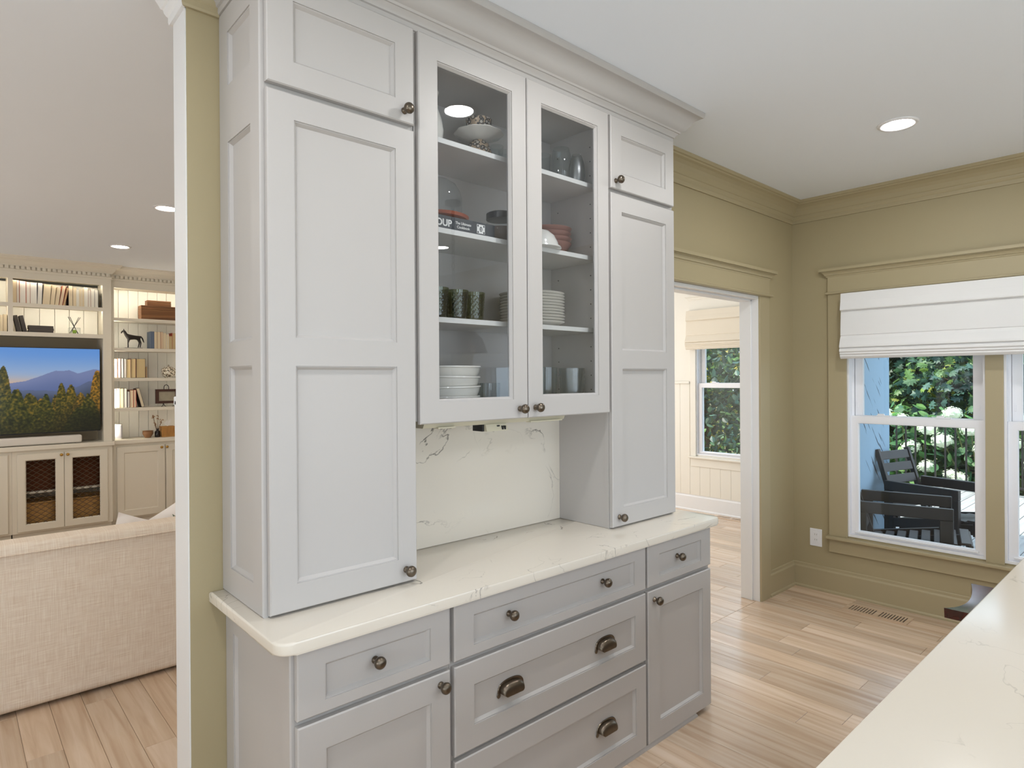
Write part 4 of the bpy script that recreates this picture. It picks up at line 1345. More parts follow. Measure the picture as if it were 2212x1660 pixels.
for j in range(NV + 1):
    for i in range(NU + 1):
        u, v = i / NU, j / NV
        verts.append((TX0 + (TX1 - TX0) * u, TY - .0035, TZ0 + (TZ1 - TZ0) * v))
        c = mixc((236, 166, 106), (150, 170, 200), sm(.50, .80, v + .12 * u)); c = mixc(c, (92, 142, 208), sm(.60, 1.0, v))
        # far ridge, main peaks, near hills
        nz_ = noise.noise(Vector((u * 14, 0, 0))) * .012
        far = .52 + .05 * sm(.5, .9, u) + .4 * nz_
        main = pl(RIDGE, u) + .6 * nz_
        near = pl(NEAR, u) + nz_
        if v < main: c = mixc((112, 124, 164), (86, 102, 146), sm(main, .46, v))
        if v < near: c = mixc((84, 96, 126), (44, 54, 66), sm(near, .34, v))
        for tx, th, tw, hue in tree_tops:
            d_ = (u - tx) / tw
            if abs(d_) < 1.3:
                edge = th * (1 - .42 * d_ * d_) + .020 * noise.noise(Vector((u * 60, v * 60, tx * 9)))
                if v < edge:
                    n1 = noise.noise(Vector((u * 70, v * 42, tx * 31)))
                    n2 = noise.noise(Vector((u * 150, v * 90, 3 + tx * 17)))
                    light = .5 + .5 * n1 + .35 * n2 + .25 * (v - edge + .1) - .35 * d_ * 0
                    base = mixc((60, 74, 24), (196, 138, 44), hue * .8 + .4 * n1)
                    c = mixc((14, 18, 8), base, min(1, max(0, .10 + 1.05 * light)) * (.35 + .65 * sm(-.12, .35, v)))
                    if hue > .55: c = mixc(c, (188, 96, 30), .25 * max(0, n2 + .3))
        c = mixc(c, (10, 12, 8), .55 * sm(.62, .98, u) * sm(.42, .12, v))
        cols.extend(tuple(((x / 255 + .055) / 1.055) ** 2.4 if x > 10 else x / 3300 for x in c) + (1,))
for j in range(NV):
    for i in range(NU):
        a = j * (NU + 1) + i
        faces.append((a, a + 1, a + NU + 2, a + NU + 1))
me = bpy.data.meshes.new('screen')
me.from_pydata(verts, [], faces)
ca = me.color_attributes.new('picture', 'FLOAT_COLOR', 'POINT')
ca.data.foreach_set('color', cols)
sm_ = bpy.data.materials.new('screen picture')
sm_.use_nodes = True
nt = sm_.node_tree
b = nt.nodes['Principled BSDF']
b.inputs['Base Color'].default_value = (.01, .01, .01, 1); b.inputs['Roughness'].default_value = .12
at = nt.nodes.new('ShaderNodeAttribute'); at.attribute_name = 'picture'
nt.links.new(at.outputs['Color'], b.inputs['Emission Color']); b.inputs['Emission Strength'].default_value = 0.95
me.materials.append(sm_)
so = bpy.data.objects.new('screen', me); so.parent = t
for v in me.vertices: v.co -= org(t)
COL.objects.link(so)
t = thing('soundbar', 'long white soundbar lying on the console below the television', 'soundbar', (.3, YC + .05, .906))
mb = MB(); mb.box(-.33, .905, YC + .01, YC + .10, .911, .995, .018, 4); obj('body', mb, mat('white speaker cloth', (228, 222, 214), .7), t, 40)
mb = MB(); mb.box(-.25, -.15, YC + .03, YC + .09, .906, .912); mb.box(.75, .85, YC + .03, YC + .09, .906, .912); obj('feet', mb, M['black'], t)

# books
COVERS = {'brown': (150, 92, 66), 'rust': (176, 96, 70), 'dark': (58, 52, 50), 'cream': (226, 210, 180), 'white': (236, 232, 224), 'tan': (196, 164, 120), 'blue': (92, 106, 128), 'red': (176, 58, 40), 'navy': (50, 52, 66), 'maroon': (110, 52, 48), 'pink': (206, 150, 120), 'ochre': (206, 170, 110), 'lilac': (170, 150, 160)}
PAGES = {'w': (244, 240, 230), 'c': (232, 216, 186), 'd': (206, 184, 140), 'g': (150, 140, 120)}
def cm(c): return M.setdefault('cover ' + c, mat('book cover ' + c, COVERS[c], .6))
def pm_(c): return M.setdefault('pages ' + c, mat('book pages ' + c, PAGES[c], .85, noise_amt=.08, nscale=300, stretch=(3, .2, .05)))
bc = [0]
def book(label, x, y, z, w, h, d, cov, pg, lean=0.0, group='books', spine=False, flat=False):
    nm = 'book' if bc[0] == 0 else 'book.%03d' % bc[0]
    bc[0] += 1
    t = thing(nm, label, 'book', (0, 0, 0), group)
    c = .0025
    mb = MB()
    if flat:
        mb.box(0, h, 0, d, 0, c); mb.box(0, h, 0, d, w - c, w); mb.box(0, h, -.001, c, 0, w)
        obj('cover', mb, cm(cov), t); mb = MB(); mb.box(.003, h - .003, c, d - .004, c, w - c); obj('pages', mb, pm_(pg), t)
    else:
        mb.box(0, c, 0, d, 0, h); mb.box(w - c, w, 0, d, 0, h)
        if spine: mb.box(0, w, -.001, c, 0, h)
        else: mb.box(0, w, d - c, d, 0, h)
        obj('cover', mb, cm(cov), t); mb = MB(); mb.box(c, w - c, .004 if not spine else c, d - c, .003, h - .004); obj('pages', mb, pm_(pg), t)
    t.location = (x, y, z + (w * math.sin(math.radians(lean)) if lean > 0 else 0))
    t.rotation_euler = (0, math.radians(lean), 0)
    return t
NTH = ['first', 'second', 'third', 'fourth', 'fifth', 'sixth', 'seventh', 'eighth', 'ninth', 'tenth', 'eleventh', 'twelfth', 'thirteenth', 'fourteenth', 'fifteenth', 'sixteenth', 'seventeenth', 'eighteenth', 'nineteenth', 'twentieth']
s = .00055
row = [(62, 338, 'cream', 'c', 0), (46, 336, 'brown', 'w', 0), (108, 330, 'rust', 'w', 0), (70, 322, 'rust', 'w', 0), (108, 322, 'white', 'w', 0), (86, 322, 'navy', 'w', 2), (124, 306, 'cream', 'c', 4), (72, 306, 'cream', 'c', 5), (66, 276, 'cream', 'c', 7), (62, 302, 'rust', 'c', 9), (36, 282, 'pink', 'd', 11)]
x = .3175
for i, (w_, h_, cv, pg, ln) in enumerate(row):
    book('%s page-edged book, %s from the divider on the top shelf above the television' % ({'w': 'white', 'c': 'cream', 'd': 'pinkish'}[pg], NTH[i]), x, YC + .045, 2.4035, w_ * s * .93 - .0004, h_ * s * 1.31, .17, cv, pg, ln, 'books on the top media shelf')
    x += w_ * s * .93 + (.003 if ln else 0)
x = .3175 + (1068 - 200) * s
row = [(78, 316, 'dark', 'c', 0), (54, 292, 'cream', 'c', 0), (40, 268, 'white', 'w', 0), (52, 280, 'white', 'c', 0), (40, 268, 'cream', 'c', 0), (62, 310, 'white', 'w', 0), (50, 268, 'brown', 'w', 0), (60, 292, 'white', 'w', 0), (68, 280, 'navy', 'w', 0)]
for i, (w_, h_, cv, pg, ln) in enumerate(row):
    book('%s page-edged book, %s past the leaning books on the top shelf above the television' % ({'w': 'white', 'c': 'cream'}[pg], NTH[i]), x, YC + .05, 2.4035, w_ * s - .0006, h_ * s * 1.31, .17, cv, pg, ln, 'books on the top media shelf')
    x += w_ * s
for k in range(2):
    book(('dark leather book leaning against the divider in the cubby below the cream books', 'dark leather book leaning second in the cubby below the cream books')[k], (.354, .402)[k], YC + .06, 2.1025, .034, .175, .14, 'dark', 'd', -11, 'dark leather books', True)
for k in range(3):
    book('dark leather book lying %s in the flat trio beside the reed diffuser' % ('lowest', 'in the middle', 'topmost')[k], .446 + .004 * (k % 2), YC + .06, 2.1025 + .0255 * k, .025, .215, .15, 'dark', 'd', 0, 'dark leather books', True, True)
for k, (x, h_) in enumerate(((.175, .19), (.212, .175), (.240, .182))):
    book('%s page-edged book by the frame edge in the lower cubby, %s of three' % (('white', 'cream', 'cream')[k], NTH[k]), x, YC + .06, 2.1025, (.034, .026, .030)[k], h_, .15, 'cream', 'wcc'[k], 0, 'books in the edge cubby')
# open shelf rows
sB = .000605
def brow(pts, zf, hs, group, desc, y0=YR + .06):
    for i, (x0, x1, h_, cv, pg, ln, sp) in enumerate(pts):
        book(desc % (i, NTH[i]) if '%d' in desc else desc % (('leaning ' if ln else '') + {'w': 'white', 'c': 'cream', 'd': 'yellowed', 'g': 'grey'}[pg] if not sp else cv + ' spined', NTH[i]), x0, y0, zf, x1 - x0 - .0006, h_, .17, cv, pg, ln, group, sp)
brow([(1.604, 1.645, .205, 'blue', 'w', 0, True), (1.645, 1.675, .205, 'cream', 'c', 0, False), (1.675, 1.715, .205, 'brown', 'c', 0, False), (1.715, 1.738, .204, 'pink', 'c', 0, False), (1.738, 1.773, .195, 'cream', 'c', 0, False), (1.773, 1.803, .182, 'white', 'c', 0, False), (1.803, 1.837, .160, 'tan', 'd', 0, False), (1.837, 1.880, .198, 'red', 'd', 0, False)], 1.964, 1, 'books beside the horse', '%s book beside the black horse, %s from it')
brow([(1.230, 1.265, .222, 'dark', 'c', 0, False), (1.266, 1.296, .226, 'brown', 'w', 0, False), (1.297, 1.325, .226, 'dark', 'w', 0, False), (1.326, 1.352, .226, 'navy', 'w', 0, False), (1.353, 1.396, .218, 'cream', 'd', 0, False), (1.398, 1.452, .225, 'maroon', 'd', 0, False), (1.454, 1.550, .226, 'dark', 'd', 0, False), (1.552, 1.566, .130, 'brown', 'd', 0, False)], 1.618, 1, 'books beside the ginger jar', '%s old book on the ginger jar shelf, %s from the bright end')
brow([(1.230, 1.255, .225, 'maroon', 'w', 0, False), (1.256, 1.284, .228, 'white', 'w', 0, False), (1.285, 1.322, .226, 'cream', 'c', 0, False), (1.323, 1.358, .228, 'dark', 'w', 0, False), (1.360, 1.386, .190, 'navy', 'w', 0, False), (1.387, 1.422, .205, 'brown', 'c', 0, False), (1.423, 1.452, .207, 'red', 'c', 0, False), (1.506, 1.540, .226, 'dark', 'c', -14, False)], 1.2705, 1, 'books beside the picture frame', '%s book on the framed picture shelf, %s from the bright end')
# reed diffuser
t = thing('reed_diffuser', 'glass reed diffuser with crossed black sticks in the media cubby', 'diffuser', (.853, YC + .12, 2.1022))
mb = MB(); mb.box(.803, .907, YC + .07, YC + .17, 2.1025, 2.174, .004); obj('glass_body', mb, M['glass'], t)
mb = MB(); mb.box(.838, .874, YC + .10, YC + .14, 2.112, 2.150, .006); obj('scent_oil', mb, mat('green oil', (120, 150, 50), .2), t)
for a, b2 in ((-.055, .045), (-.038, .038), (.042, -.035), (.058, -.05)):
    mb = MB(); mb.tube([(.853 + b2 * .9, YC + .12, 2.108), (.853 + a, YC + .115, 2.292)], .0028, 6); obj('reed', mb, M['black'], t)
# wooden boxes
for nm, lb, a in (('wooden_box', 'long brown wooden box on the top open shelf', (1.508, 1.96, YR + .05, YR + .22, 2.3095, 2.475)), ('wooden_box.001', 'small brown wooden box topmost on the long wooden box', (1.575, 1.832, YR + .07, YR + .19, 2.4755, 2.541))):
    t = thing(nm, lb, 'box', ((a[0] + a[1]) / 2, (a[2] + a[3]) / 2, a[4]))
    zs = a[4] + (a[5] - a[4]) * .72
    mb = MB(); mb.box(a[0], a[1], a[2], a[3], a[4], zs - .001, .003); obj('body', mb, M['walnut'], t)
    mb = MB(); mb.box(a[0], a[1], a[2], a[3], zs + .001, a[5], .003); obj('lid', mb, M['walnut'], t)
# horse figurine
t = thing('horse_figurine', 'small black horse statue on the second open shelf', 'statue', (1.425, YR + .09, 1.9635))
hm = mat('dark bronze statue', (40, 34, 32), .3, .5)
P_ = [(.058, 0, .128, .030), (.015, 0, .124, .028), (-.035, 0, .126, .030), (-.062, 0, .146, .023), (-.078, 0, .172, .016), (-.092, 0, .197, .013), (-.104, 0, .190, .011), (-.117, 0, .166, .0075),
      (-.040, .015, .098, .014), (-.044, .016, .056, .0075), (-.042, .016, .012, .0065), (-.046, .016, .004, .0075), (-.040, -.015, .098, .014), (-.050, -.016, .056, .0075), (-.050, -.016, .012, .0065), (-.054, -.016, .004, .0075),
      (.062, .015, .098, .017), (.074, .016, .062, .008), (.062, .016, .014, .0065), (.058, .016, .004, .0075), (.062, -.015, .098, .017), (.082, -.016, .062, .008), (.074, -.016, .014, .0065), (.070, -.016, .004, .0075),
      (.086, 0, .135, .008), (.102, 0, .110, .010), (.112, 0, .078, .007), (.118, 0, .064, .003)]
E_ = [(0, 1), (1, 2), (2, 3), (3, 4), (4, 5), (5, 6), (6, 7), (2, 8), (8, 9), (9, 10), (10, 11), (2, 12), (12, 13), (13, 14), (14, 15), (0, 16), (16, 17), (17, 18), (18, 19), (0, 20), (20, 21), (21, 22), (22, 23), (0, 24), (24, 25), (25, 26), (26, 27)]
me = bpy.data.meshes.new('horse')
me.from_pydata([p[:3] for p in P_], E_, [])
ho = bpy.data.objects.new('horse_body', me); COL.objects.link(ho); ho.parent = t
ho.location = (0, 0, .006)
me.materials.append(hm)
md = ho.modifiers.new('skin', 'SKIN'); md.use_smooth_shade = True
for i, p in enumerate(P_): me.skin_vertices[0].data[i].radius = (p[3] * .92, p[3] * .92)
me.skin_vertices[0].data[0].use_root = True
ho.modifiers.new('sub', 'SUBSURF').levels = 2
ho.modifiers['sub'].render_levels = 2
bx, by, bz = 1.425, YR + .09, 1.9635
mb = MB(); mb.box(bx - .085, bx + .095, by - .04, by + .04, bz, bz + .006, .002); obj('plinth', mb, hm, t)
for sy in (-.006, .006):
    mb = MB(); mb.tube([(bx - .090, by + sy, bz + .209), (bx - .089, by + sy * 1.3, bz + .226)], [.0045, .001], 6); obj('ear', mb, hm, t)
mb = MB(); mb.tube([(bx - .088, by, bz + .214), (bx - .070, by, bz + .190), (bx - .052, by, bz + .160)], [.004, .006, .004], 6); obj('mane', mb, hm, t)
# ginger jar
jm = bpy.data.materials.new('painted porcelain'); jm.use_nodes = True
nt = jm.node_tree; b = nt.nodes['Principled BSDF']; b.inputs['Roughness'].default_value = .15
g = nt.nodes.new('ShaderNodeNewGeometry'); n = nt.nodes.new('ShaderNodeTexNoise'); n.inputs['Scale'].default_value = 62; n.inputs['Detail'].default_value = 1.5
nt.links.new(g.outputs['Position'], n.inputs['Vector'])
cr = nt.nodes.new('ShaderNodeValToRGB'); e = cr.color_ramp.elements
e[0].position, e[0].color = .36, lin((60, 74, 66)); e[1].position, e[1].color = .56, lin((236, 230, 214)); k = e.new(.46); k.color = lin((150, 120, 90)); k = e.new(.50); k.color = lin((232, 226, 210))
nt.links.new(n.outputs[0], cr.inputs[0]); nt.links.new(cr.outputs[0], b.inputs['Base Color'])
t, o = lathe_thing('ginger_jar', 'round lidded porcelain jar painted with flowers on the third open shelf', 'jar', 1.806, YR + .11, 1.6175, [(0, 0), (.040, 0), (.042, .008), (.060, .022), (.076, .052), (.078, .076), (.072, .090), (0, .090)], jm)
mb = MB(); mb.lathe([(.079, .090), (.081, .093), (.070, .112), (.044, .130), (.012, .137), (.006, .140), (.010, .148), (.006, .156), (0, .158)], 28, (1.806, YR + .11, 1.6175)); obj('lid', mb, jm, t, 40)
# framed picture on an easel
t = thing('picture_frame', 'dark framed picture with loop handle standing on small feet', 'picture frame', (1.776, YR + .08, 1.2705))
fm = mat('dark carved frame', (70, 40, 30), .4)
mb = MB(); mb.holes(1.653, 1.903, 1.308, 1.480, YR + .06, YR + .08, [(1.690, 1.868, 1.338, 1.452)]); obj('frame', mb, fm, t)
mb = MB(); mb.box(1.690, 1.868, YR + .074, YR + .079, 1.338, 1.452); obj('picture', mb, mat('faded print', (168, 160, 140), .4, noise_amt=.25, nscale=18), t)
mb = MB(); mb.tube([(1.746, YR + .07, 1.478), (1.747, YR + .07, 1.510), (1.758, YR + .07, 1.528), (1.772, YR + .07, 1.533), (1.786, YR + .07, 1.528), (1.797, YR + .07, 1.510), (1.798, YR + .07, 1.478)], .004, 8); obj('loop_handle', mb, M['black'], t, 60)
for fx in (1.738, 1.858):
    mb = MB(); mb.tube([(fx, YR + .07, 1.310), (fx - .010, YR + .04, 1.285), (fx - .030, YR + .02, 1.2745)], .004, 6); mb.tube([(fx, YR + .07, 1.310), (fx + .008, YR + .05, 1.285), (fx + .016, YR + .02, 1.2745)], .004, 6); obj('easel_foot', mb, M['black'], t, 60)
# console things
t = thing('smart_speaker', 'white and grey upright speaker on the console by the media wall', 'speaker', (1.272, YR + .10, .9052))
for a0, a1, m_ in ((.9055, .923, M['china']), (.923, 1.068, mat('grey speaker mesh', (182, 180, 186), .7)), (1.068, 1.082, M['china'])):
    mb = MB(); mb.prism([(1.272 + .042 * math.copysign(abs(math.cos(a)) ** .6, math.cos(a)), YR + .10 + .042 * math.copysign(abs(math.sin(a)) ** .6, math.sin(a))) for a in [2 * PI * i / 32 for i in range(32)]], 'z', a0, a1); obj(('base', 'mesh_cover', 'cap')[(.9055, .923, 1.068).index(a0)], mb, m_, t, 40)
lathe_thing('clay_bowl', 'small brown clay bowl on the console next to the dark bottle', 'bowl', 1.578, YR + .10, .9055, [(0, 0), (.032, 0), (.034, .008), (.054, .040), (.058, .062), (.054, .072), (.060, .082), (.056, .082), (.050, .070), (.052, .058), (.030, .012), (0, .010)], mat('brown clay', (140, 100, 66), .6))
t, o = lathe_thing('bottle_vase', 'small black bottle holding dried flowers on the console', 'vase', 1.680, YR + .10, .9055, [(0, 0), (.028, 0), (.030, .006), (.030, .060), (.024, .074), (.013, .080), (.013, .090), (.018, .093), (.018, .101), (.013, .101), (.010, .082), (0, .080)], mat('dark brown glass', (34, 26, 26), .12))
rr = random.Random(8)
mb = MB(); mf = MB()
for k in range(13):
    ex, ez = rr.uniform(-.075, .05), rr.uniform(1.045, 1.165)
    if ez > 1.12: ex = ex * .6 - .02
    ey = rr.uniform(-.03, .03)
    mb.tube([(1.680, YR + .10, .985), (1.680 + ex * .4, YR + .10 + ey * .4, 1.02), (1.680 + ex, YR + .10 + ey, ez)], .0014, 5)
    for q in range(4):
        mf.ball((1.680 + ex + rr.uniform(-.012, .012), YR + .10 + ey + rr.uniform(-.01, .01), ez + rr.uniform(-.008, .010)), rr.uniform(.004, .008), 1, (1, 1, .7))
obj('dried_stems', mb, mat('dried stem', (120, 92, 60), .8), t); obj('dried_blooms', mf, mat('dried bloom', (158, 118, 84), .9, noise_amt=.5, nscale=90), t, kind='stuff')
t = thing('tissue_box', 'tan rattan tissue box with a white tissue on the console', 'tissue box', (1.79, YR + .10, .9055))
mb = MB()
for k in range(12):
    z = .9055 + k * .0105
    mb.box(1.716, 1.866, YR + .04, YR + .17, z, z + .0098, .003)
obj('rattan_cover', mb, mat('tan rattan', (190, 138, 76), .7, noise_amt=.3, nscale=80, stretch=(1, 1, .2)), t)
mb = MB(); bm = mb.bm
for k in range(3):
    a = k * 1.1
    vs = [(1.79 + math.cos(a) * .004, YR + .105, 1.028), (1.79 + math.cos(a) * .045 - .01, YR + .105 + .02 * math.sin(a), 1.065), (1.79 + math.cos(a) * .02 + .02, YR + .10, 1.115), (1.79 - math.cos(a) * .02, YR + .11, 1.07)]
    bm.faces.new([bm.verts.new(p) for p in vs])
obj('tissue', mb, mat('tissue', (246, 244, 240), .9), t)

# sofa seen from behind
linen = bpy.data.materials.new('beige linen'); linen.use_nodes = True
nt = linen.node_tree; b = nt.nodes['Principled BSDF']; b.inputs['Roughness'].default_value = .92
g = nt.nodes.new('ShaderNodeNewGeometry')
acc = None
for scl in ((260, 1, 9), (9, 1, 260)):
    mp = nt.nodes.new('ShaderNodeMapping'); mp.inputs['Scale'].default_value = scl
    nt.links.new(g.outputs['Position'], mp.inputs[0])
    n = nt.nodes.new('ShaderNodeTexNoise'); n.inputs['Scale'].default_value = 1.0; n.inputs['Detail'].default_value = 3
    nt.links.new(mp.outputs[0], n.inputs['Vector'])
    if acc is None: acc = n.outputs[0]
    else:
        ad = nt.nodes.new('ShaderNodeMath'); ad.operation = 'ADD'; nt.links.new(acc, ad.inputs[0]); nt.links.new(n.outputs[0], ad.inputs[1]); acc = ad.outputs[0]
mr = nt.nodes.new('ShaderNodeMapRange'); mr.inputs[1].default_value, mr.inputs[2].default_value = .65, 1.35; nt.links.new(acc, mr.inputs[0])
mx = nt.nodes.new('ShaderNodeMix'); mx.data_type = 'RGBA'; mx.inputs[6].default_value = lin((222, 200, 178)); mx.inputs[7].default_value = lin((248, 236, 220)); nt.links.new(mr.outputs[0], mx.inputs[0]); nt.links.new(mx.outputs[2], b.inputs['Base Color'])
bp = nt.nodes.new('ShaderNodeBump'); bp.inputs['Strength'].default_value = .25; bp.inputs['Distance'].default_value = .002; nt.links.new(acc, bp.inputs['Height']); nt.links.new(bp.outputs[0], b.inputs['Normal'])
SX0, SX1, SY0, SY1 = -1.35, 1.15, 1.885, 2.80
t = thing('sofa', 'beige linen slipcovered sofa with its back to the kitchen', 'sofa', (-.1, 2.3, ZL))
mb = MB(); mb.box(SX0, SX1, SY0, SY0 + .20, ZL + .015, .765, .045, 5)
for v in mb.bm.verts:
    v.co.y += .012 * (v.co.z - ZL) - .012 * math.sin(max(0, v.co.z) * 3.5)
obj('backrest', mb, linen, t, 50)
mb = MB(); mb.box(SX0 + .02, SX1 - .02, SY0 - .0105, SY0 + .03, .714, .719, .002); obj('seam', mb, linen, t)
mb = MB(); mb.box(SX0, SX1, SY0 + .19, SY1, ZL + .015, .30, .02, 3); obj('seat_base', mb, linen, t, 50)
for k in range(3):
    a = SX0 + .22 + k * .69
    mb = MB(); mb.box(a, a + .68, SY0 + .20, SY1 + .02, .30, .45, .05, 4); obj('seat_cushion', mb, linen, t, 50)
for a in (SX0, SX1 - .20):
    mb = MB(); mb.box(a, a + .20, SY0 + .19, SY1, .28, .58, .05, 4); obj('armrest', mb, linen, t, 50)
mb = MB()
for a in (SX0 + .06, SX1 - .06):
    for c in (SY0 + .06, SY1 - .08):
        mb.box(a - .025, a + .025, c - .025, c + .025, ZL, ZL + .02)
obj('feet', mb, M['dark'], t)
# cushions
def cushion(name, label, loc, rot, sz=.50):
    t = thing(name, label, 'cushion', (0, 0, 0), None)
    mb = MB(); bm = mb.bm; n = 14
    for s_ in (1, -1):
        gr = []
        for j in range(n + 1):
            rw = []
            for i in range(n + 1):
                u, v = i / n * 2 - 1, j / n * 2 - 1
                e = (1 - u ** 4) * (1 - v ** 4)
                px = u * sz / 2 * (1 - .06 * (1 - v * v)); pz = v * sz / 2 * (1 - .06 * (1 - u * u))
                rw.append(bm.verts.new((px, s_ * .075 * e ** .6, pz)))
            gr.append(rw)
        for j in range(n):
            for i in range(n):
                bm.faces.new((gr[j][i], gr[j][i + 1], gr[j + 1][i + 1], gr[j + 1][i]))
    bmesh.ops.remove_doubles(bm, verts=bm.verts, dist=1e-4)
    obj('cover', mb, mat('white cushion cotton', (240, 232, 226), .9), t, 60)
    lm = M.setdefault('leafprint', mat('green leaf print', (92, 110, 86), .9, noise_amt=.3, nscale=120))
    rr = random.Random(sum(map(ord, name)))
    for s_ in (-1, 1):
        mb = MB(); bm = mb.bm
        for cx, cz, a0 in ((-.11, .13, .4), (.10, .13, -.6), (-.06, -.05, .9), (.13, -.10, 2.3), (-.14, -.15, 2.6)):
            for k in range(7):
                a = a0 + (k - 3) * .34
                ln = .085 - .010 * abs(k - 3)
                dx, dz = math.sin(a), math.cos(a)
                wv = .011
                pts = [(cx, cz), (cx + dx * ln * .5 + dz * wv, cz + dz * ln * .5 - dx * wv), (cx + dx * ln, cz + dz * ln), (cx + dx * ln * .5 - dz * wv, cz + dz * ln * .5 + dx * wv)]
                vs = []
                for p, q in pts:
                    u, v = max(-.98, min(.98, p / (sz / 2))), max(-.98, min(.98, q / (sz / 2)))
                    e = (1 - u ** 4) * (1 - v ** 4)
                    vs.append(bm.verts.new((p * (1 - .06 * (1 - v * v)), s_ * (.075 * e ** .6 + .0015), q * (1 - .06 * (1 - u * u)))))
                bm.faces.new(vs)
        obj('leaf_print', mb, lm, t, kind='stuff')
    t.location = loc; t.rotation_euler = rot
cushion('cushion', 'white cushion with green leaf print peeking over the sofa back, the lower one', (.705, 2.20, .482), (math.radians(-10), math.radians(20), 0))
cushion('cushion.001', 'white cushion with green leaf print rising higher behind the wall end', (1.03, 2.22, .640), (math.radians(-10), math.radians(-33), 0))
# ================================================================== outside
ZD = -.02
mb = MB(); mb.box(XR + .16, 10.35, -6.0, -.0, ZD - .20, ZD - .03)
dk = struct('porch_floor', mb, M['deckwood'])
rr = random.Random(4)
y = -5.9
while y < 3.4:
    x1 = 10.38
    vis = y > -1.6 and y < .6
    lo = XR + .17 if y < -.22 else XD + .25
    cuts = [lo, rr.uniform(7.0, 9.0), x1]
    for a, b2 in zip(cuts, cuts[1:]):
        mb = MB(); mb.box(a + .002, b2 - .002, y + .003, y + .137, ZD - .03, ZD, .003, 1)
        obj('deck_board', mb, M['deckwood'], dk)
    y += .14
mb = MB(); mb.box(-10, 60, -40, 60, -1.0, -.75)
struct('ground', mb, mat('leaf litter', (92, 88, 58), .95, noise_amt=.4, nscale=3))
# railing
RXX = 10.2
t = thing('porch_railing', 'black metal porch railing with thin balusters in front of the hydrangeas', 'railing', (RXX, -.5, ZD))
mb = MB(); mb.box(RXX - .025, RXX + .025, -5.5, 3.0, .95, .99, .004); obj('top_rail', mb, M['black'], t)
mb = MB(); mb.box(RXX - .02, RXX + .02, -5.5, 3.0, .08, .11, .004); obj('bottom_rail', mb, M['black'], t)
first = None
for k in range(52):
    y = 1.56 - k * .1215
    if first is None:
        mb = MB(); mb.box(RXX - .010, RXX + .010, y - .010, y + .010, .11, .95); first = obj('baluster', mb, M['black'], t)
        y_first = y
    else:
        o = inst('baluster', first, first.location + org(t), t); o.location = (0, y - y_first, 0)
for y in (-2.6, -5.2, 2.6):
    mb = MB(); mb.box(RXX - .04, RXX + .04, y - .04, y + .04, ZD, 1.05, .004); obj('post', mb, M['black'], t)

# slatted chairs
def porch_chair(name, label):
    t = thing(name, label, 'chair', (0, 0, 0), 'slatted porch chairs')
    W2, AL, AH = .285, .63, .64     # half spacing of the arms, arm length, arm height
    wd = M['chairwood']
    def bar(nm, x0, x1, y0, y1, z0, z1):
        mb = MB(); mb.box(x0, x1, y0, y1, z0, z1, .004, 1); return obj(nm, mb, wd, t)
    for sx in (-1, 1):
        cx = sx * W2
        bar('armrest', cx - .022, cx + .022, -AL / 2, AL / 2, AH - .085, AH)
        bar('leg', cx - .022, cx + .022, -AL / 2, -AL / 2 + .085, 0, AH - .086)
        bar('leg', cx - .022, cx + .022, AL / 2 - .085, AL / 2, 0, AH - .086)
        mb = MB(); mb.prism([(-AL / 2 + .086, .30), (AL / 2 - .086, .23), (AL / 2 - .086, .31), (-AL / 2 + .086, .385)], 'x', cx - .020, cx + .020); obj('side_rail', mb, wd, t)
    mb = MB(); mb.box(-W2 + .023, W2 - .023, -AL / 2 - .115, -AL / 2 - .085, .27, .385, .003, 1); obj('front_rail', mb, wd, t)
    for sx in (-1, 1):
        mb = MB(); mb.prism([(-AL / 2 - .086, .28), (AL / 2 - .10, .21), (AL / 2 - .10, .26), (-AL / 2 - .086, .365)], 'x', sx * (W2 - .06) - .016, sx * (W2 - .06) + .016); obj('seat_rail', mb, wd, t)
    for k in range(8):
        y0 = -AL / 2 - .105 + k * .082
        z0 = .386 - .105 * (k * .082 + .03) / .66
        bar('seat_slat', -W2 + .024, W2 - .024, y0, y0 + .062, z0, z0 + .018)
    # reclined back
    by, bz, an = AL / 2 - .09, .26, math.radians(17)
    mt = Matrix.Translation((0, by, bz)) @ Matrix.Rotation(-an, 4, 'X')
    for sx in (-1, 1):
        mb = MB(mt); mb.box(sx * (W2 - .055) - .018, sx * (W2 - .055) + .018, -.02, .025, .02, .68, .003, 1); obj('back_post', mb, wd, t)
    for k in range(5):
        z0 = .125 + k * .113
        mb = MB(mt); mb.box(-W2 + .0755, W2 - .0755, -.012, .008, z0, z0 + .080, .003, 1); obj('back_slat', mb, wd, t)
    return t
def place(t, c, r):
    t.location = (c[0], c[1], ZD)
    t.rotation_euler = (0, 0, math.radians(r))
t = porch_chair('porch_chair', 'dark slatted wooden porch chair close to the window glass')
c2 = dup(t)
c2['label'] = 'dark slatted wooden porch chair with its back against the blue wall, farther out'
place(t, (5.36, -.52), 14)
place(c2, (6.42, -.50), -15)

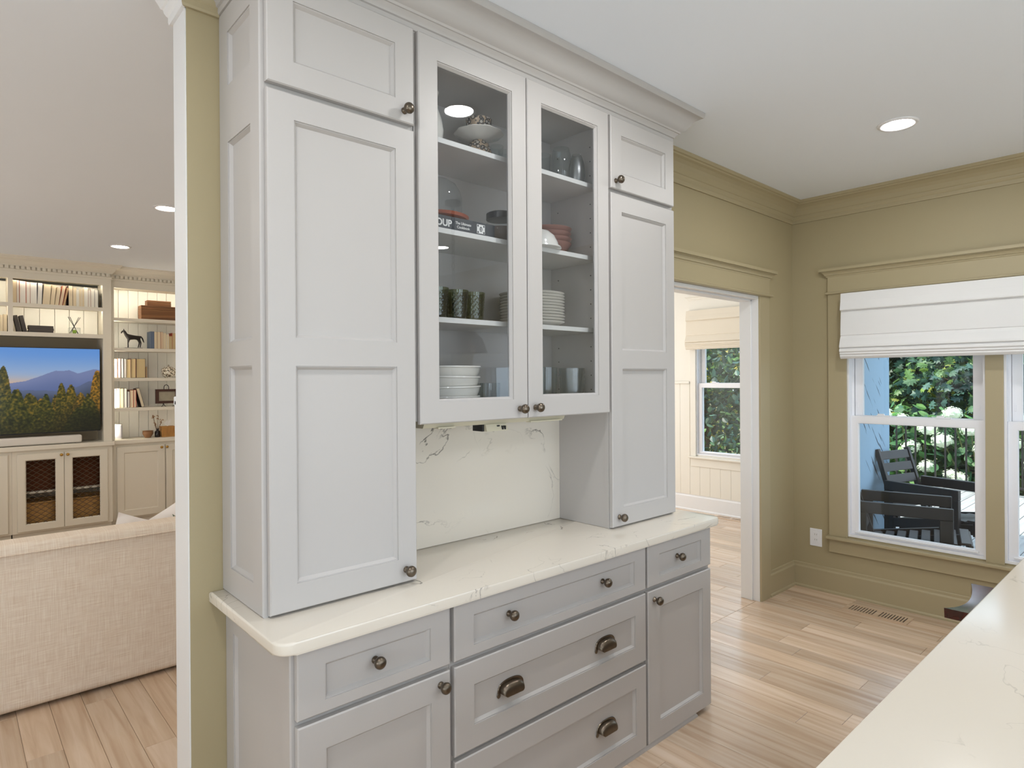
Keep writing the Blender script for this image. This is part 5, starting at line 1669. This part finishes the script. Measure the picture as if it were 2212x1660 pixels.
# foliage
def leaf_material(name, rough=.5):
    m = bpy.data.materials.new(name); m.use_nodes = True
    nt = m.node_tree
    b = nt.nodes['Principled BSDF']; b.inputs['Roughness'].default_value = rough
    a = nt.nodes.new('ShaderNodeAttribute'); a.attribute_name = 'leafcol'
    nt.links.new(a.outputs['Color'], b.inputs['Base Color'])
    tl = nt.nodes.new('ShaderNodeBsdfTranslucent'); nt.links.new(a.outputs['Color'], tl.inputs[0])
    mx = nt.nodes.new('ShaderNodeMixShader'); mx.inputs[0].default_value = .35
    nt.links.new(b.outputs[0], mx.inputs[1]); nt.links.new(tl.outputs[0], mx.inputs[2])
    nt.links.new(mx.outputs[0], nt.nodes['Material Output'].inputs[0])
    return m
M['leaf'] = leaf_material('leaves')
OAK = [(0, 0), (.10, .14), (.30, .20), (.16, .34), (.42, .48), (.20, .58), (.34, .78), (.12, .80), (0, 1.0)]
OAK = OAK + [(-x, y) for x, y in OAK[-2:0:-1]]
OVAL = [(0, 0), (.22, .25), (.30, .5), (.20, .8), (0, 1.0), (-.20, .8), (-.30, .5), (-.22, .25)]
def leaves(parent, name, pts, size, shape, palette, seed, droop=.5):
    rr = random.Random(seed)
    V_, F_, Cc = [], [], []
    for p in pts:
        s_ = size * rr.uniform(.65, 1.2)
        e = (Matrix.Rotation(rr.uniform(0, 2 * PI), 3, 'Z') @ Matrix.Rotation(rr.gauss(-droop, .5), 3, 'X') @ Matrix.Rotation(rr.gauss(0, .6), 3, 'Y'))
        col = lin(rr.choice(palette)); q = rr.uniform(.7, 1.25)
        col = tuple(min(1, c * q) for c in col[:3]) + (1,)
        b0 = len(V_)
        for (x, y) in shape:
            v = e @ Vector((x * s_, y * s_, -.35 * s_ * abs(x) + .06 * s_ * math.sin(3 * y)))
            V_.append((p[0] + v.x, p[1] + v.y, p[2] + v.z)); Cc.extend(col)
        v = e @ Vector((0, .5 * s_, .03 * s_)); V_.append((p[0] + v.x, p[1] + v.y, p[2] + v.z)); Cc.extend(col)
        n = len(shape)
        for i in range(n):
            F_.append((b0 + i, b0 + (i + 1) % n, b0 + n))
    o0 = org(parent)
    me = bpy.data.meshes.new(name)
    me.from_pydata([(a - o0.x, b_ - o0.y, c - o0.z) for a, b_, c in V_], [], F_)
    ca = me.color_attributes.new('leafcol', 'FLOAT_COLOR', 'POINT'); ca.data.foreach_set('color', Cc)
    me.materials.append(M['leaf'])
    o = bpy.data.objects.new(name, me); o.parent = parent; COL.objects.link(o); o['kind'] = 'stuff'
    return o
def blob(rr, c, r, n, shell=.35):
    out = []
    while len(out) < n:
        v = Vector((rr.uniform(-1, 1), rr.uniform(-1, 1), rr.uniform(-1, 1)))
        l = v.length
        if shell < l < 1:
            out.append((c[0] + v.x * r[0], c[1] + v.y * r[1], c[2] + v.z * r[2]))
    return out
DARK = [(40, 62, 48), (50, 74, 56), (58, 84, 66), (70, 96, 62), (44, 70, 60)]
TEAL = [(62, 98, 88), (74, 112, 98), (52, 84, 78), (86, 120, 84), (98, 134, 74), (60, 92, 66)]
YEL = [(120, 140, 60), (150, 160, 70), (168, 164, 80), (96, 122, 58), (190, 176, 84)]
bark = mat('bark', (96, 78, 60), .9, noise_amt=.3, nscale=20)
tn = [0]
def tree(label, x, y, blobs, n, size, shape, pal, seed, trunk=.12, h=2.0):
    rr = random.Random(seed)
    nm = 'leafy_tree' if tn[0] == 0 else 'leafy_tree.%03d' % tn[0]; tn[0] += 1
    t = thing(nm, label, 'tree', (x, y, -.75), 'trees around the porch')
    mb = MB(); mb.tube([(x, y, -.75), (x + .1, y - .05, h * .5), (x, y + .1, h)], [trunk, trunk * .8, trunk * .5], 10)
    for k in range(6):
        c = blobs[k % len(blobs)]
        mb.tube([(x, y, h * (.35 + .1 * k)), (c[0] * .6 + x * .4, c[1] * .6 + y * .4, c[2]), (c[0] + rr.uniform(-.3, .3), c[1] + rr.uniform(-.6, .6), c[2] + rr.uniform(-.2, .5))], [trunk * .4, trunk * .22, .015], 6)
    obj('trunk', mb, bark, t, 60)
    pts = []
    for c in blobs:
        pts += blob(rr, c[:3], c[3], int(n * c[4]))
    leaves(t, 'foliage', pts, size, shape, pal, seed)
# seen through the kitchen window
tree('dark oak tree behind the hydrangeas, in the porch window next to the blue wall', 14.2, 2.6, [(14.0, 2.5, 1.4, (1.3, 1.5, 2.2), 1), (14.2, 1.2, 2.2, (1.2, 1.2, 1.6), .7)], 2300, .24, OAK, TEAL + DARK, 21)
tree('sunlit oak tree with yellowing leaves in the middle of the porch window', 13.2, .6, [(12.9, .7, 1.35, (.9, 1.1, 1.0), 1), (13.2, -.6, 1.5, (1.0, 1.2, 1.8), 1.0)], 1700, .21, OAK, TEAL + TEAL + [(120, 150, 70), (150, 160, 70)], 22)
tree('dense dark tree filling the rear of the porch window view', 16.5, 1.2, [(16.5, .2, 1.5, (1.2, 3.2, 3.0), 1.2), (16.6, 3.6, 1.8, (1.2, 2.6, 3.0), 1.0)], 2600, .34, OAK, DARK + TEAL + YEL[:1], 23)
tree('leafy tree at the far porch corner past the second window', 13.6, -2.4, [(13.4, -2.2, 1.4, (1.3, 1.4, 2.0), 1), (14, -4.5, 1.6, (1.4, 2.0, 2.2), 1)], 1500, .26, OAK, TEAL, 24)
# seen through the white room's window
tree('dark evergreen close to the white room window', 10.2, 4.2, [(10.3, 4.3, 1.7, (.9, 1.1, 1.2), 1), (10.2, 3.9, .5, (.9, 1.3, 1.0), .8)], 1500, .15, OVAL, DARK + TEAL, 25)
tree('sunlit yellow green tree in the white room window', 13.4, 6.4, [(13.4, 6.4, 1.0, (1.2, 1.6, 1.5), 1), (13.6, 5.2, 2.4, (1.2, 1.6, 1.4), .8)], 2000, .19, OVAL, YEL + TEAL, 26)
tree('tall woodland tree farthest back behind the white room window', 21.0, 9.6, [(21.0, 9.8, 1.5, (1.5, 3.4, 3.4), 1.3), (21.4, 6.0, 1.8, (1.4, 2.6, 3.0), .8)], 2300, .28, OVAL, YEL + DARK, 27)
mb = MB(); mb.tube([(14.6, 7.9, -.75), (14.7, 7.9, 6.0)], [.16, .13], 12)
tag(obj('bare_tree_trunk', mb, mat('sunlit bark', (176, 128, 84), .9, noise_amt=.3, nscale=12), smooth=60), 'slim sunlit bare tree trunk in the white room window', 'tree')

# hydrangeas behind the railing
fl_m = mat('hydrangea petals', (226, 236, 214), .8, noise_amt=.15, nscale=40)
rr = random.Random(31)
proto = MB()
for k in range(150):
    v = Vector((rr.gauss(0, 1), rr.gauss(0, 1), rr.gauss(0, 1))).normalized()
    if v.z < -.55: continue
    c = Vector((v.x, v.y, v.z * .82)) * rr.uniform(.92, 1.05)
    a = v.orthogonal().normalized(); b_ = v.cross(a)
    s_ = .16
    vs = [proto.bm.verts.new(c + a * s_ * q[0] + b_ * s_ * q[1] + v * .05 * q[2]) for q in ((1, 0, 0), (.3, .3, 1), (0, 1, 0), (-.3, .3, 1), (-1, 0, 0), (-.3, -.3, 1), (0, -1, 0), (.3, -.3, 1))]
    proto.bm.faces.new(vs)
proto.ball((0, 0, 0), .86, 2, (1, 1, .8))
pm0 = bpy.data.meshes.new('flower_head'); proto.bm.to_mesh(pm0); proto.bm.free(); pm0.materials.append(fl_m)
HEADS = [(10.75, 1.30, .98), (10.72, 1.03, .90), (10.75, .70, .78), (10.7, .50, .62), (10.72, .38, 1.02), (10.72, .16, .80), (10.75, .02, .52), (10.7, -.14, .40), (10.75, .92, .50), (10.7, .70, .22), (10.75, -.30, .62), (10.8, -.42, .95), (10.7, .28, .08), (10.72, -.1, .02), (10.72, .40, .12), (10.75, -.55, .35), (10.75, -.8, .8), (10.8, -1.05, .5), (10.8, 1.5, .55)]
def hydrangea(name, label, x, y, heads, n, seed):
    rr = random.Random(seed)
    t = thing(name, label, 'shrub', (x, y, -.75), 'hydrangea shrubs')
    mb = MB()
    for h in heads:
        mb.tube([(x, y + (h[1] - y) * .3, -.75), (x - .1, (y + h[1]) / 2, (h[2] - .75) / 2 + .1), h], .009, 5)
    obj('stems', mb, mat('green stem', (96, 104, 60), .8), t)
    leaves(t, 'foliage', blob(rr, (x + .12, y, .20), (.42, .95, .98), n, 0), .19, OVAL, [(58, 104, 62), (74, 122, 72), (96, 146, 84), (48, 88, 62), (118, 160, 92)], seed, .35)
    for h in heads:
        o = bpy.data.objects.new('flower_head', pm0); o.parent = t
        s_ = rr.uniform(.105, .14)
        o.scale = (s_, s_, s_); o.location = Vector(h) - org(t); o.rotation_euler = (rr.uniform(-.3, .3), rr.uniform(-.3, .3), rr.uniform(0, 6))
        COL.objects.link(o)
hydrangea('hydrangea', 'white flowering hydrangea behind the railing next to the blue wall', 10.95, 1.0, [h for h in HEADS if h[1] >= .6], 700, 41)
hydrangea('hydrangea.001', 'white flowering hydrangea behind the middle of the railing', 10.95, .05, [h for h in HEADS if -.25 < h[1] < .6], 700, 42)
hydrangea('hydrangea.002', 'white flowering hydrangea behind the railing past the second porch chair', 10.95, -.85, [h for h in HEADS if h[1] <= -.25], 700, 43)
bpy.context.view_layer.update()
